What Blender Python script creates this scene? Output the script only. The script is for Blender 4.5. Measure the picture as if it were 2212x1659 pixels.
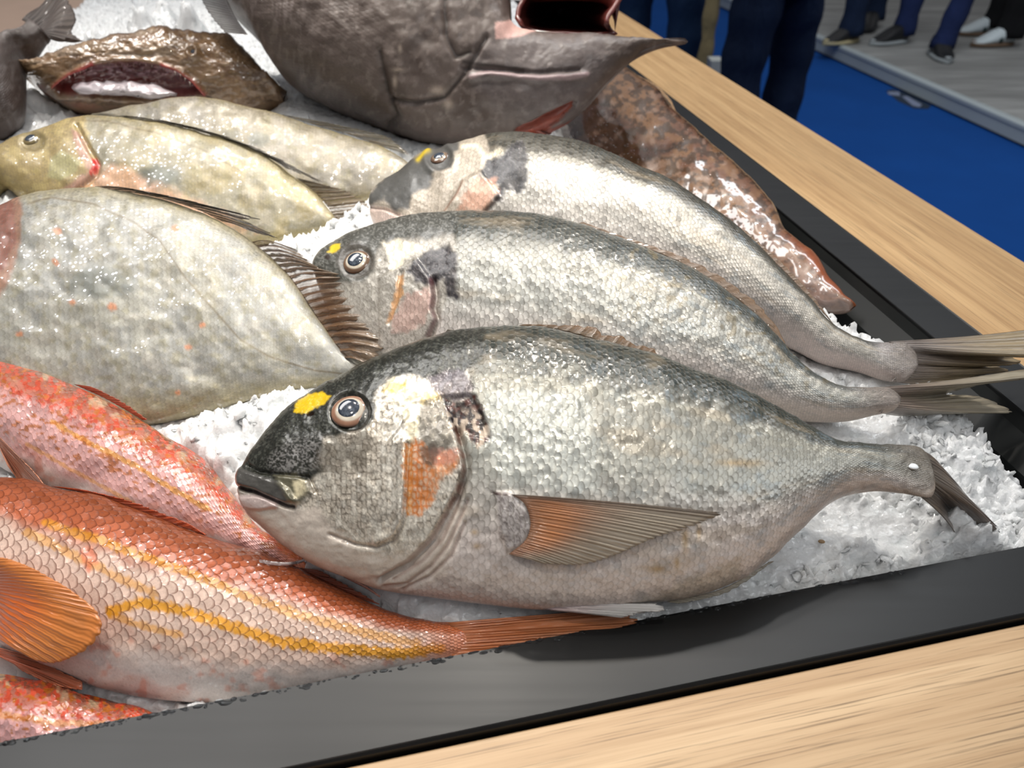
import bpy, math, random
import numpy as np
random.seed(7); RNG=np.random.RandomState(7)
for o in list(bpy.data.objects): bpy.data.objects.remove(o)
SC=bpy.context.scene; COL=SC.collection
# ------------------------------------------------------------------ camera
F=1650.;CX,CY=1106.,829.5
PIT=math.atan((CY+400)/F); CP,SP=math.cos(PIT),math.sin(PIT)
CAM=np.array([0,0,1.22])
Rv=np.array([1.,0,0]);Fv=np.array([0,CP,-SP]);Uv=np.array([0,SP,CP])
cd=bpy.data.cameras.new('camera'); co=bpy.data.objects.new('camera',cd); COL.objects.link(co)
co.location=CAM; co.rotation_euler=(math.pi/2-PIT,0,0)
cd.sensor_width=36; cd.lens=36*F/2212.; cd.clip_start=.01; cd.clip_end=60
cd.dof.use_dof=True; cd.dof.focus_distance=.45; cd.dof.aperture_fstop=10.5
SC.camera=co
# ------------------------------------------------------------------ light
SC.view_settings.view_transform='Standard'; SC.view_settings.look='None'
SC.view_settings.exposure=0.0; SC.view_settings.gamma=1; SC.view_settings.use_curve_mapping=False
w=bpy.data.worlds.new('hall'); SC.world=w; w.use_nodes=True
bg=w.node_tree.nodes['Background']; bg.inputs[1].default_value=1.
_t=w.node_tree;_g=_t.nodes.new('ShaderNodeTexCoord');_s=_t.nodes.new('ShaderNodeSeparateXYZ');_r=_t.nodes.new('ShaderNodeValToRGB')
_t.links.new(_g.outputs['Generated'],_s.inputs[0]);_t.links.new(_s.outputs[2],_r.inputs[0]);_t.links.new(_r.outputs[0],bg.inputs[0])
_r.color_ramp.elements[0].position=.05;_r.color_ramp.elements[0].color=(.10,.11,.13,1);_r.color_ramp.elements[1].position=.95;_r.color_ramp.elements[1].color=(.60,.595,.59,1)
_m=_r.color_ramp.elements.new(.62);_m.color=(.20,.20,.21,1)
def lamp(kind,loc,target,power,size=.1,col=(1,1,1),spot=60,blend=.6,sy=None):
    l=bpy.data.lights.new(kind.lower()+'_lamp',kind); l.energy=power; l.color=col
    if kind=='AREA':
        l.shape='RECTANGLE' if sy else 'DISK'; l.size=size
        if sy: l.size_y=sy
    elif kind=='SPOT': l.shadow_soft_size=size; l.spot_size=math.radians(spot); l.spot_blend=blend
    else: l.shadow_soft_size=size
    o=bpy.data.objects.new(kind.lower()+'_lamp',l); COL.objects.link(o); o.location=loc
    d=np.array(target,float)-np.array(loc,float)
    from mathutils import Vector
    o.rotation_euler=Vector(d).to_track_quat('-Z','Y').to_euler()
    return o
WARM=(1,.935,.845)
lamp('SPOT',(-.07,1.36,2.75),(-.05,.58,.9),104,.045,WARM,30,1.0)
lamp('SPOT',(-.16,.12,2.75),(-.06,.42,.92),36,.03,WARM,24,1.0)
lamp('SPOT',(-.12,.62,2.75),(-.05,.72,.9),34,.03,WARM,26,1.0)
lamp('SPOT',(-.75,1.6,2.75),(-.40,1.0,.9),74,.035,WARM,34,1.0)
lamp('SPOT',(-.45,.75,2.8),(-.35,.5,.9),42,.03,WARM,34,1.0)
lamp('SPOT',(.55,1.5,2.8),(.2,.8,.9),28,.035,(1,.98,.95),60,1.0)
lamp('AREA',(-1.05,1.25,2.7),(-.2,.4,.9),20,1.3,(1,.98,.96),sy=.55)
lamp('AREA',(1.2,-.6,2.9),(.3,.7,.9),10,1.0,(.95,.98,1))
lamp('AREA',(1.3,2.6,3.4),(2.9,4.2,0),75,2.0,(.9,.95,1))  # added lamp with no seen source, placed to brighten the deck edge
# ------------------------------------------------------------------ helpers
def unproj(u,v,p0,n):
    """ray through photo pixel meets the plane (p0,n)"""
    u=np.asarray(u,float);v=np.asarray(v,float)
    d=Fv+((u-CX)/F)[...,None]*Rv+((CY-v)/F)[...,None]*Uv
    t=((p0-CAM)@n)/(d@n)
    return CAM+t[...,None]*d
def P(u,v,z): return unproj(np.array(u),np.array(v),np.array([0,0,z]),np.array([0,0,1.]))
def proj(X):
    d=X-CAM; z=d@Fv
    return CX+F*(d@Rv)/z, CY-F*(d@Uv)/z
AZ=math.radians(12.4)
E1=np.array([-math.sin(AZ),math.cos(AZ),0.]);E2=np.array([math.cos(AZ),math.sin(AZ),0.])
def K(a,b,z): return a*E1+b*E2+np.array([0,0,z])     # counter coordinates -> world
def srgb(c):
    c=np.asarray(c,float)/255.
    return np.where(c<=.04045,c/12.92,((c+.055)/1.055)**2.4)
def c4(c): return tuple(float(x) for x in srgb(c))+(1.,)
def ss(a,b,x):
    t=np.clip((x-a)/(b-a),0,1); return t*t*(3-2*t)
def _h(ix,iy,seed):
    n=(ix.astype(np.int64)*374761393+iy.astype(np.int64)*668265263+seed*144665)&0x7fffffff
    n=((n^(n>>13))*1274126177)&0x7fffffff
    return ((n^(n>>16))&0xffff)/65535.
def vn(x,y,seed=0):
    x=np.asarray(x,float);y=np.asarray(y,float)
    ix=np.floor(x);iy=np.floor(y);fx=x-ix;fy=y-iy
    fx=fx*fx*(3-2*fx);fy=fy*fy*(3-2*fy)
    a=_h(ix,iy,seed);b=_h(ix+1,iy,seed);c=_h(ix,iy+1,seed);d=_h(ix+1,iy+1,seed)
    return (a*(1-fx)+b*fx)*(1-fy)+(c*(1-fx)+d*fx)*fy
def fbm(x,y,seed=0,o=4):
    r=0;a=.5;t=0
    for i in range(o):
        r=r+a*vn(x*2**i,y*2**i,seed+i*17);t+=a;a*=.55
    return r/t
def worley(x,y,seed=0):
    """nearest and second nearest cell distance, cell value, offset to the cell point"""
    x=np.asarray(x,float);y=np.asarray(y,float);ix=np.floor(x);iy=np.floor(y)
    f1=np.full(x.shape,9.);f2=np.full(x.shape,9.);v=np.zeros(x.shape);ox=np.zeros(x.shape);oy=np.zeros(x.shape)
    for i in (-1,0,1):
        for j in (-1,0,1):
            cx=ix+i;cy=iy+j;px=cx+.15+.7*_h(cx,cy,seed);py=cy+.15+.7*_h(cx,cy,seed+7);d=np.hypot(x-px,y-py);nw=d<f1
            f2=np.where(nw,f1,np.minimum(f2,d));v=np.where(nw,_h(cx,cy,seed+13),v);ox=np.where(nw,x-px,ox);oy=np.where(nw,y-py,oy);f1=np.where(nw,d,f1)
    return f1,f2,v,ox,oy
def sdf(poly,U,V):
    """signed distance in pixels, positive inside"""
    p=np.array(poly,float);d=np.full(U.shape,1e9);ins=np.zeros(U.shape,bool)
    for i in range(len(p)):
        a=p[i];b=p[(i+1)%len(p)];e=b-a
        wx=U-a[0];wy=V-a[1];t=np.clip((wx*e[0]+wy*e[1])/(e@e+1e-9),0,1)
        d=np.minimum(d,np.hypot(wx-e[0]*t,wy-e[1]*t))
        c=(a[1]>V)!=(b[1]>V)
        with np.errstate(divide='ignore',invalid='ignore'):
            ins^=c&(U<(b[0]-a[0])*(V-a[1])/(b[1]-a[1]+1e-12)+a[0])
    return np.where(ins,d,-d)
def dline(pl,U,V):
    p=np.array(pl,float);d=np.full(U.shape,1e9)
    for i in range(len(p)-1):
        a=p[i];b=p[i+1];e=b-a;wx=U-a[0];wy=V-a[1];t=np.clip((wx*e[0]+wy*e[1])/(e@e+1e-9),0,1)
        d=np.minimum(d,np.hypot(wx-e[0]*t,wy-e[1]*t))
    return d
def spl(pts,q):
    """Catmull-Rom through pts (N,k) at q in [0,1], by chord length"""
    p=np.array(pts,float);L=np.r_[0,np.cumsum(np.linalg.norm(np.diff(p[:,:2],axis=0),axis=1)+1e-6)];L/=L[-1]
    m=np.zeros_like(p);m[1:-1]=(p[2:]-p[:-2])/(L[2:]-L[:-2])[:,None];m[0]=(p[1]-p[0])/(L[1]-L[0]);m[-1]=(p[-1]-p[-2])/(L[-1]-L[-2])
    i=np.clip(np.searchsorted(L,q,side='right')-1,0,len(p)-2);h=(L[i+1]-L[i]);t=((q-L[i])/h)[:,None];h=h[:,None]
    return (2*t**3-3*t**2+1)*p[i]+(t**3-2*t**2+t)*h*m[i]+(-2*t**3+3*t**2)*p[i+1]+(t**3-t**2)*h*m[i+1]
def lab(o,label,cat,group=None,kind=None):
    o['label']=label;o['category']=cat
    if group:o['group']=group
    if kind:o['kind']=kind
    return o
def empty(name,loc,label,cat,group=None):
    o=bpy.data.objects.new(name,None);COL.objects.link(o);o.location=tuple(loc);o.empty_display_size=.02
    return lab(o,label,cat,group)
def root_loc(p):
    l=np.zeros(3)
    while p is not None: l=l+np.array(p.location);p=p.parent
    return l
def mesh(name,V,Fc,mat,parent=None,col=None,msk=None,uv=None,smooth=True,origin=None):
    """V in world coordinates; one mesh object"""
    V=np.asarray(V,float).reshape(-1,3)
    o_=root_loc(parent) if parent is not None else (np.array(origin,float) if origin is not None else np.zeros(3))
    me=bpy.data.meshes.new(name)
    if isinstance(Fc,np.ndarray) and Fc.ndim==2:
        nf,k=Fc.shape
        me.vertices.add(len(V));me.vertices.foreach_set('co',(V-o_).astype(np.float32).ravel())
        me.loops.add(nf*k);me.loops.foreach_set('vertex_index',Fc.astype(np.int32).ravel())
        me.polygons.add(nf);me.polygons.foreach_set('loop_start',np.arange(0,nf*k,k,dtype=np.int32))
        me.update(calc_edges=True)
    else:
        me.from_pydata([tuple(x) for x in (V-o_)],[],[tuple(int(i) for i in f) for f in Fc])
    me.validate()
    li=np.zeros(len(me.loops),np.int32);me.loops.foreach_get('vertex_index',li)
    for nm,arr in (('Col',col),('Msk',msk)):
        if arr is not None:
            a=me.color_attributes.new(nm,'FLOAT_COLOR','POINT')
            q=np.ones((len(V),4),np.float32);q[:,:3]=arr;a.data.foreach_set('color',q.ravel())
    if uv is not None:
        l=me.uv_layers.new(name='UVMap');l.data.foreach_set('uv',np.asarray(uv,np.float32)[li].ravel())
    if smooth: me.polygons.foreach_set('use_smooth',np.ones(len(me.polygons),bool))
    if mat: me.materials.append(mat)
    ob=bpy.data.objects.new(name,me);COL.objects.link(ob)
    if parent is not None: ob.parent=parent
    elif origin is not None: ob.location=tuple(origin)
    return ob
def grid_faces(n,m,closed=False,off=0):
    i,j=np.meshgrid(np.arange(n-1),np.arange(m if closed else m-1),indexing='ij')
    j2=(j+1)%m
    return np.stack([i*m+j,i*m+j2,(i+1)*m+j2,(i+1)*m+j],-1).reshape(-1,4)+off
def boxv(a0,a1,b0,b1,z0,z1):
    V=[K(a,b,z) for z in (z0,z1) for a,b in ((a0,b0),(a0,b1),(a1,b1),(a1,b0))]
    return V,[(0,1,2,3),(7,6,5,4),(0,4,5,1),(1,5,6,2),(2,6,7,3),(3,7,4,0)]
def bevel(o,wd=.001,seg=2):
    m=o.modifiers.new('bevel','BEVEL');m.width=wd;m.segments=seg;m.limit_method='ANGLE';return o
# ------------------------------------------------------------------ node helpers
class N:
    def __init__(s,name):
        s.m=bpy.data.materials.new(name);s.m.use_nodes=True;s.t=s.m.node_tree;s.b=s.t.nodes['Principled BSDF']
    def n(s,ty,**k):
        x=s.t.nodes.new(ty)
        for a,b in k.items(): setattr(x,a,b)
        return x
    def L(s,a,b): s.t.links.new(a,b)
    def put(s,sock,v):
        if hasattr(v,'is_linked') or isinstance(v,bpy.types.NodeSocket): s.L(v,sock)
        else: sock.default_value=v
    def M(s,op,a,b=0.,c=0.,clamp=False):
        x=s.n('ShaderNodeMath',operation=op,use_clamp=clamp)
        for i,v in enumerate((a,b,c)): s.put(x.inputs[i],v)
        return x.outputs[0]
    def mix(s,f,a,b,mode='MIX'):
        x=s.n('ShaderNodeMix',data_type='RGBA',blend_type=mode)
        s.put(x.inputs[0],f);s.put(x.inputs[6],a);s.put(x.inputs[7],b);return x.outputs[2]
    def ramp(s,f,st,interp='LINEAR'):
        x=s.n('ShaderNodeValToRGB');x.color_ramp.interpolation=interp;e=x.color_ramp.elements
        while len(e)<len(st): e.new(.5)
        for i,(p,c) in enumerate(st): e[i].position=p;e[i].color=c if len(c)==4 else tuple(c)+(1,)
        s.put(x.inputs[0],f);return x.outputs[0]
    def noise(s,vec,scale,detail=3,rough=.55,dist=0.):
        x=s.n('ShaderNodeTexNoise');x.inputs['Scale'].default_value=scale;x.inputs['Detail'].default_value=detail
        x.inputs['Roughness'].default_value=rough;x.inputs['Distortion'].default_value=dist
        if vec is not None:s.L(vec,x.inputs['Vector'])
        return x.outputs[0]
    def vor(s,vec,scale,feature='F1',rand=1.):
        x=s.n('ShaderNodeTexVoronoi',feature=feature);x.inputs['Scale'].default_value=scale;x.inputs['Randomness'].default_value=rand
        if vec is not None:s.L(vec,x.inputs['Vector'])
        return x
    def obj(s): return s.n('ShaderNodeTexCoord').outputs['Object']
    def bump(s,h,strength,dist,nrm=None):
        x=s.n('ShaderNodeBump');s.put(x.inputs['Strength'],strength);x.inputs['Distance'].default_value=dist
        s.put(x.inputs['Height'],h)
        if nrm is not None:s.L(nrm,x.inputs['Normal'])
        return x.outputs[0]
    def set(s,**k):
        mp=dict(col='Base Color',rough='Roughness',metal='Metallic',nrm='Normal',coat='Coat Weight',coatr='Coat Roughness',coatn='Coat Normal',
            trans='Transmission Weight',ior='IOR',sss='Subsurface Weight',sssr='Subsurface Radius',ssss='Subsurface Scale',alpha='Alpha',spec='Specular IOR Level',cior='Coat IOR')
        for a,b in k.items(): s.put(s.b.inputs[mp[a]],b)
        return s.m
def fish_mat(name,edge=(150,150,145),edgeamt=.5,kk=.5,bump=.0006,drop=2500.,beadr=.07,bc=1.,cior=1.7,dropd=.00035,droph=.6,coat=.8,randamt=.5,spec=.5,coatr=.06,sss=0.,fine=5000.,ew=.16,wob=.15):
    n=N(name)
    uv=n.n('ShaderNodeUVMap',uv_map='UVMap').outputs[0]
    ob=n.obj()
    sp=n.n('ShaderNodeSeparateXYZ');n.L(uv,sp.inputs[0])
    nz=n.noise(uv,.9,2);nz2=n.noise(uv,1.3,2)
    x=n.M('ADD',sp.outputs[0],n.M('MULTIPLY_ADD',nz,.4,-.2)); y=n.M('ADD',sp.outputs[1],n.M('MULTIPLY_ADD',nz2,.4,-.2))
    def lat(xo,yo):
        yy=n.M('ADD',y,yo);fy=n.M('SUBTRACT',n.M('FRACT',yy),.5)
        arc=n.M('MULTIPLY',n.M('SQRT',n.M('MAXIMUM',n.M('MULTIPLY_ADD',n.M('MULTIPLY',fy,fy),-4.,1.),0.)),kk)
        xx=n.M('SUBTRACT',n.M('ADD',x,xo),arc)
        g=n.M('SUBTRACT',1.,n.M('FRACT',xx))
        cid=n.M('ADD',n.M('FLOOR',xx),n.M('MULTIPLY',n.M('FLOOR',yy),37.7+xo*13))
        return g,cid
    gA,iA=lat(0.,0.);gB,iB=lat(.5,.5)
    m=n.M('MINIMUM',gA,gB);sel=n.M('LESS_THAN',gA,gB)
    cid=n.M('ADD',n.M('MULTIPLY',iA,sel),n.M('MULTIPLY',iB,n.M('SUBTRACT',1.,sel)))
    wn=n.n('ShaderNodeTexWhiteNoise',noise_dimensions='1D');n.L(cid,wn.inputs['W']);rnd=wn.outputs[0]
    ca=n.n('ShaderNodeAttribute',attribute_name='Col').outputs['Color']
    mk=n.n('ShaderNodeSeparateColor');n.L(n.n('ShaderNodeAttribute',attribute_name='Msk').outputs['Color'],mk.inputs[0])
    met,rou,scl=mk.outputs
    # pigment
    f=n.M('MULTIPLY_ADD',n.M('MULTIPLY',n.M('SUBTRACT',rnd,.5),scl),randamt,1.)
    fine_n=n.noise(ob,fine*.35,3,.7)
    f=n.M('MULTIPLY',f,n.M('MULTIPLY_ADD',fine_n,.5,.75))
    g=n.n('ShaderNodeCombineColor');[n.L(f,g.inputs[i]) for i in range(3)]
    col=n.mix(1.,ca,g.outputs[0],'MULTIPLY')
    em=n.M('SUBTRACT',1.,n.M('DIVIDE',m,ew),clamp=True)
    em=n.M('MULTIPLY',n.M('MULTIPLY',em,scl),edgeamt)
    col=n.mix(em,col,c4(edge))
    hgt=n.M('MULTIPLY',n.M('SUBTRACT',1.,m),scl)
    n1=n.bump(hgt,1.,bump)
    n1=n.bump(n.noise(ob,fine*.12,2),wob,.0008,n1)
    vd=n.vor(ob,drop,'F1').outputs['Distance']
    v=n.M('MULTIPLY',n.M('MAXIMUM',n.M('SUBTRACT',beadr,n.M('MULTIPLY',vd,vd)),0.),1/beadr)
    n2=n.bump(v,1.,droph*.16/drop,n1)
    r=n.M('MULTIPLY_ADD',n.M('SUBTRACT',rnd,.5),n.M('MULTIPLY',scl,.25),rou)
    bm=n.M('GREATER_THAN',v,.02)
    cw=n.M('MULTIPLY_ADD',bm,coat*(1-bc),coat*bc)
    n.set(col=col,rough=r,metal=met,nrm=n1,coat=cw,coatr=coatr,coatn=n2,spec=spec,cior=cior)
    if sss: n.set(sss=sss,ssss=.004,sssr=(1.,.5,.35))
    return n.m
def fin_mat(name,rays,alpha=.85,raydark=.5,bumpd=.0005,rough=.3,lo=0.,coat=.4):
    n=N(name);uv=n.n('ShaderNodeUVMap',uv_map='UVMap').outputs[0]
    sp=n.n('ShaderNodeSeparateXYZ');n.L(uv,sp.inputs[0])
    nz=n.M('MULTIPLY',n.noise(uv,6,2),.6/rays)
    ph=n.M('MULTIPLY',n.M('ADD',sp.outputs[0],nz),rays*2*math.pi)
    s=n.M('MULTIPLY_ADD',n.M('SINE',ph),.5,.5)
    s2=n.M('MULTIPLY_ADD',n.M('SINE',n.M('MULTIPLY',ph,3.)),.5,.5)
    st=n.M('ADD',n.M('MULTIPLY',s,.75),n.M('MULTIPLY',s2,.25))
    ca=n.n('ShaderNodeAttribute',attribute_name='Col').outputs['Color']
    dk=n.M('MULTIPLY_ADD',n.M('SUBTRACT',1.,st),raydark,1-raydark*.6)
    g=n.n('ShaderNodeCombineColor');[n.L(dk,g.inputs[i]) for i in range(3)]
    col=n.mix(1.,ca,g.outputs[0],'MULTIPLY')
    a=n.M('MULTIPLY_ADD',st,alpha-lo,lo) if lo else alpha
    n.set(col=col,rough=rough,nrm=n.bump(st,1.,bumpd),coat=coat,coatr=.1,alpha=a)
    return n.m
def plain(name,c,rough=.5,metal=0.,coat=0.,bumps=0,bumpd=.001,var=0.,sc=8.,**k):
    n=N(name);ob=n.obj();col=c4(c)
    if var:
        f=n.M('MULTIPLY_ADD',n.noise(ob,sc,4),var*2,1-var);g=n.n('ShaderNodeCombineColor');[n.L(f,g.inputs[i]) for i in range(3)]
        col=n.mix(1.,c4(c),g.outputs[0],'MULTIPLY')
    n.set(col=col,rough=rough,metal=metal,coat=coat,coatr=.1)
    if bumps: n.set(nrm=n.bump(n.noise(ob,bumps,3),.7,bumpd))
    if k: n.set(**k)
    return n.m
# ------------------------------------------------------------------ fish bodies
LOWER=[]      # underside samples that the ice carries
class Fish:
    def __init__(s,thing,label,cat,group,pairs,centre,tilt,dirv,h,nu=260,nv=120,low=4,sup0=0.,exp=(1.,1.),rows=30,cols=60,mat=None,paint=None,carve=None,name='body',parent=None,ends=(.012,.03),support=True,hlow=1.):
        dv=np.array([dirv[0],dirv[1],0.]);dv/=np.linalg.norm(dv);tl=math.radians(tilt)
        s.n=dv*math.sin(tl)+np.array([0,0,math.cos(tl)])
        s.p0=P(centre[0],centre[1],centre[2])
        pr=np.array(pairs,float);T=pr[:,:2];B=pr[:,2:4]
        q0=np.linspace(0,1,nu);q=q0
        mid=(T+B)/2;Lc=np.r_[0,np.cumsum(np.linalg.norm(np.diff(mid,axis=0),axis=1)+1)];Lc/=Lc[-1]
        # resample both outlines with the same parameter
        def rs(A):
            m=np.zeros_like(A);m[1:-1]=(A[2:]-A[:-2])/(Lc[2:]-Lc[:-2])[:,None];m[0]=(A[1]-A[0])/(Lc[1]-Lc[0]);m[-1]=(A[-1]-A[-2])/(Lc[-1]-Lc[-2])
            i=np.clip(np.searchsorted(Lc,q,side='right')-1,0,len(A)-2);hh=(Lc[i+1]-Lc[i]);t=((q-Lc[i])/hh)[:,None];hh=hh[:,None]
            return (2*t**3-3*t**2+1)*A[i]+(t**3-2*t**2+t)*hh*m[i]+(-2*t**3+3*t**2)*A[i+1]+(t**3-t**2)*hh*m[i+1]
        Tp=rs(T);Bp=rs(B)
        T3=unproj(Tp[:,0],Tp[:,1],s.p0,s.n);B3=unproj(Bp[:,0],Bp[:,1],s.p0,s.n)
        C=(T3+B3)/2;A=(T3-B3)/2
        hp=np.array(h,float);H=np.interp(q,hp[:,0],hp[:,1])
        k=np.hanning(15);k/=k.sum();H=np.convolve(np.pad(H,7,mode='edge'),k,'valid')
        H=H*np.sqrt(np.clip(q/ends[0],0,1)*(2-np.clip(q/ends[0],0,1))+1e-4)*np.sqrt(np.clip((1-q)/ends[1],0,1)*(2-np.clip((1-q)/ends[1],0,1))+1e-4)
        th=np.linspace(0,math.pi,nv)
        ct=np.sign(np.cos(th))*np.abs(np.cos(th))**exp[0];st=np.abs(np.sin(th))**exp[1]
        D=(Tp-Bp);D/=np.linalg.norm(D,axis=1)[:,None]+1e-9
        for it in range(5):
            X=C[:,None]+A[:,None]*ct[None,:,None]+s.n*(H[:,None]*st[None,:])[...,None]
            X2=C[:,None]+A[:,None]*ct[None,:,None]-s.n*(H[:,None]*st[None,:])[...,None]*hlow
            XX=np.concatenate([X,X2],1);u,v=proj(XX)
            m0=(Tp+Bp)/2
            e=(u-m0[:,:1])*D[:,:1]+(v-m0[:,1:])*D[:,1:]
            hi=e.max(1);lo=e.min(1);half=np.linalg.norm(Tp-Bp,axis=1)/2
            sc=np.clip(2*half/(hi-lo),.5,1.2);sh=-(hi+lo)/2/np.maximum(half,1)
            k9=np.ones(5)/5
            sc=np.convolve(np.pad(sc,2,mode='edge'),k9,'valid');sh=np.convolve(np.pad(sh,2,mode='edge'),k9,'valid')
            C=C+A*(sh*.8)[:,None];A=A*sc[:,None]
        s.C,s.A,s.H=C,A,H
        X=C[:,None]+A[:,None]*ct[None,:,None]+s.n*(H[:,None]*st[None,:])[...,None]
        U,V=proj(X)
        Al=np.linalg.norm(A,axis=1)
        nr=(A/Al[:,None])[:,None]*(ct[None,:,None]/Al[:,None,None])+s.n*(st[None,:]/np.maximum(H,.002)[:,None])[...,None]
        nr/=np.linalg.norm(nr,axis=2)[...,None]
        s.q=np.repeat(q[:,None],nv,1);s.t=np.repeat(ct[None],nu,0);s.U,s.V=U,V
        if carve is not None:
            dsp=carve(U,V,s.q,s.t)
            X=X+nr*(dsp*np.repeat(ss(0,.12,st)[None],nu,0))[...,None]
        s.X=X;s.N=nr
        col,msk=paint(U,V,s.q,s.t)
        # uv in scale units, scales shrink toward the narrow parts
        ds=np.r_[0,np.linalg.norm(np.diff(C,axis=0),axis=1)];size=(Al/Al.max())**.55
        uu=np.cumsum(ds/np.maximum(size,.25));uu=uu/uu[-1]*cols
        vv=th/math.pi*rows
        UVu=np.stack([np.repeat(uu[:,None],nv,1),np.repeat(vv[None],nu,0)],-1)
        idx=list(range(nv-1-low,0,-low))
        X2=C[:,None]+A[:,None]*ct[None,idx,None]-s.n*(H[:,None]*st[None,idx])[...,None]*hlow
        Vv=np.concatenate([X,X2],1);M=Vv.shape[1]
        Cc=np.concatenate([col,col[:,idx]],1);Mm=np.concatenate([msk,msk[:,idx]],1);Uu=np.concatenate([UVu,UVu[:,idx]],1)
        fc=grid_faces(nu,M,True)
        V_=Vv.reshape(-1,3);n0=len(V_)
        Cf=Cc.reshape(-1,3);Mf=Mm.reshape(-1,3);Uf=Uu.reshape(-1,2)
        if support: LOWER.append((C[:,None]+A[:,None]*ct[None,:,None]-s.n*(H[:,None]*st[None,:])[...,None]*hlow)[int(sup0*nu):].reshape(-1,3))
        if parent is None:
            base=V_[:n0].mean(0).copy();base[2]=V_[:n0,2].min();s.root=empty(thing,base,label,cat,group)
        else: s.root=parent
        me=mesh(name,V_,fc,mat,s.root,Cf,Mf,Uf)
        s.body=me;s.low=V_[:n0,2].min();s.high=V_[:n0,2].max()
        b=(V_[:n0]@E1,V_[:n0]@E2)
        print('FISH',thing,'z %.3f-%.3f e1 %.3f-%.3f e2 %.3f-%.3f len %.3f height %.3f'%(s.low,s.high,b[0].min(),b[0].max(),b[1].min(),b[1].max(),ds.sum(),2*Al.max()))
    def at(s,u,v,off=0.):
        d=np.hypot(s.U-u,s.V-v);i=np.unravel_index(np.argmin(d),d.shape)
        if d[i]>14:
            return unproj(np.array(u,float),np.array(v,float),s.p0+s.n*off,s.n),s.n
        return unproj(np.array(u,float),np.array(v,float),s.X[i],s.N[i] if s.N[i]@(CAM-s.X[i])/np.linalg.norm(CAM-s.X[i])>.3 else s.n)+s.N[i]*off,s.N[i]
    def pl(s,u,v,off=0.): return unproj(np.array(u,float),np.array(v,float),s.p0+s.n*off,s.n)
def fin(f,name,base,tip,mat,col,off=.001,offt=None,nr=60,nl=18,ragged=.06,bow=0.,seed=1,surf=True,thick=.0005,wave=.0,parent=None,dark=None,ridge=.0004,rays=14):
    """membrane between a base line and a tip line, both given as photo pixels (u,v[,z]) lying on the fish"""
    def to3(p,o):
        if len(p)==3: return P(p[0],p[1],p[2])
        return f.at(p[0],p[1],o)[0] if surf else f.pl(p[0],p[1],o)
    offt=off if offt is None else offt
    b=spl([to3(p,off) for p in base],np.linspace(0,1,nr));t=spl([to3(p,offt) for p in tip],np.linspace(0,1,nr))
    rg=np.random.RandomState(seed);rag=1-ragged*rg.rand(nr)*np.where(np.arange(nr)%4<2,1,.3)
    l=np.linspace(0,1,nl);L=l[None]*rag[:,None]
    X=b[:,None]+(t-b)[:,None]*L[...,None]
    nn=f.n if f else np.array([0,0,1.])
    ph=np.arange(nr)/(nr-1)*rays*2*math.pi
    X=X+nn*((np.sin(ph)[:,None]*ridge*ss(0,.15,l)[None])+bow*np.sin(l*math.pi)[None]+wave*np.sin(l*4+np.arange(nr)[:,None]*.09+seed))[...,None]
    a=np.repeat(np.linspace(0,1,nr)[:,None],nl,1);Lr=np.repeat(l[None],nr,0)
    c=col(a,Lr) if callable(col) else np.ones(a.shape+(3,))*srgb(col)
    o=mesh(name,X,grid_faces(nr,nl),mat,parent or f.root,c.reshape(-1,3),None,np.stack([a,Lr],-1).reshape(-1,2))
    m=o.modifiers.new('thickness','SOLIDIFY');m.thickness=thick;m.offset=0
    return o
def dome(f,name,u,v,rpx,mat,bulge=.45,paint=None,parent=None,off=0.,nrm=None,ry=1.,rot=0.,n=28,m=40):
    """shallow dome set into the skin at a photo pixel"""
    p,nn=f.at(u,v,0.)
    if nrm is not None: nn=nrm
    dist=(p-CAM)@Fv;r=rpx*dist/F
    x=np.cross(nn,[0,0,1.]);x=np.cross([0,1.,0],nn) if np.linalg.norm(x)<.1 else x
    x=np.cross(np.array([0,1.,.2]),nn);x/=np.linalg.norm(x);y=np.cross(nn,x)
    X=[];C=[]
    for i in range(n):
        a=i/(n-1)
        for j in range(m):
            w_=j/m*2*math.pi;ex=math.cos(w_)*r*a;ey=math.sin(w_)*r*a*ry
            ex,ey=ex*math.cos(rot)-ey*math.sin(rot),ex*math.sin(rot)+ey*math.cos(rot)
            z=r*bulge*(math.sqrt(max(0,1-a*a*.98))-.12)
            X.append(p+x*ex+y*ey+nn*(z+off));C.append(paint(a,w_) if paint else (0,0,0))
    fc=grid_faces(n,m,True)
    return mesh(name,np.array(X),fc,mat,parent or f.root,np.array(C),None,None)
NORM=None
def lay(c,m,k):
    k=np.asarray(k,float);k=srgb(k) if k.ndim==1 else k
    return c*(1-m[...,None])+k*m[...,None]
def blot(poly,U,V,w=8,amp=10,sc=18.,seed=0):
    return ss(-w,w,sdf(poly,U,V)+(fbm(U/sc,V/sc,seed)-.5)*2*amp)
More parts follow.
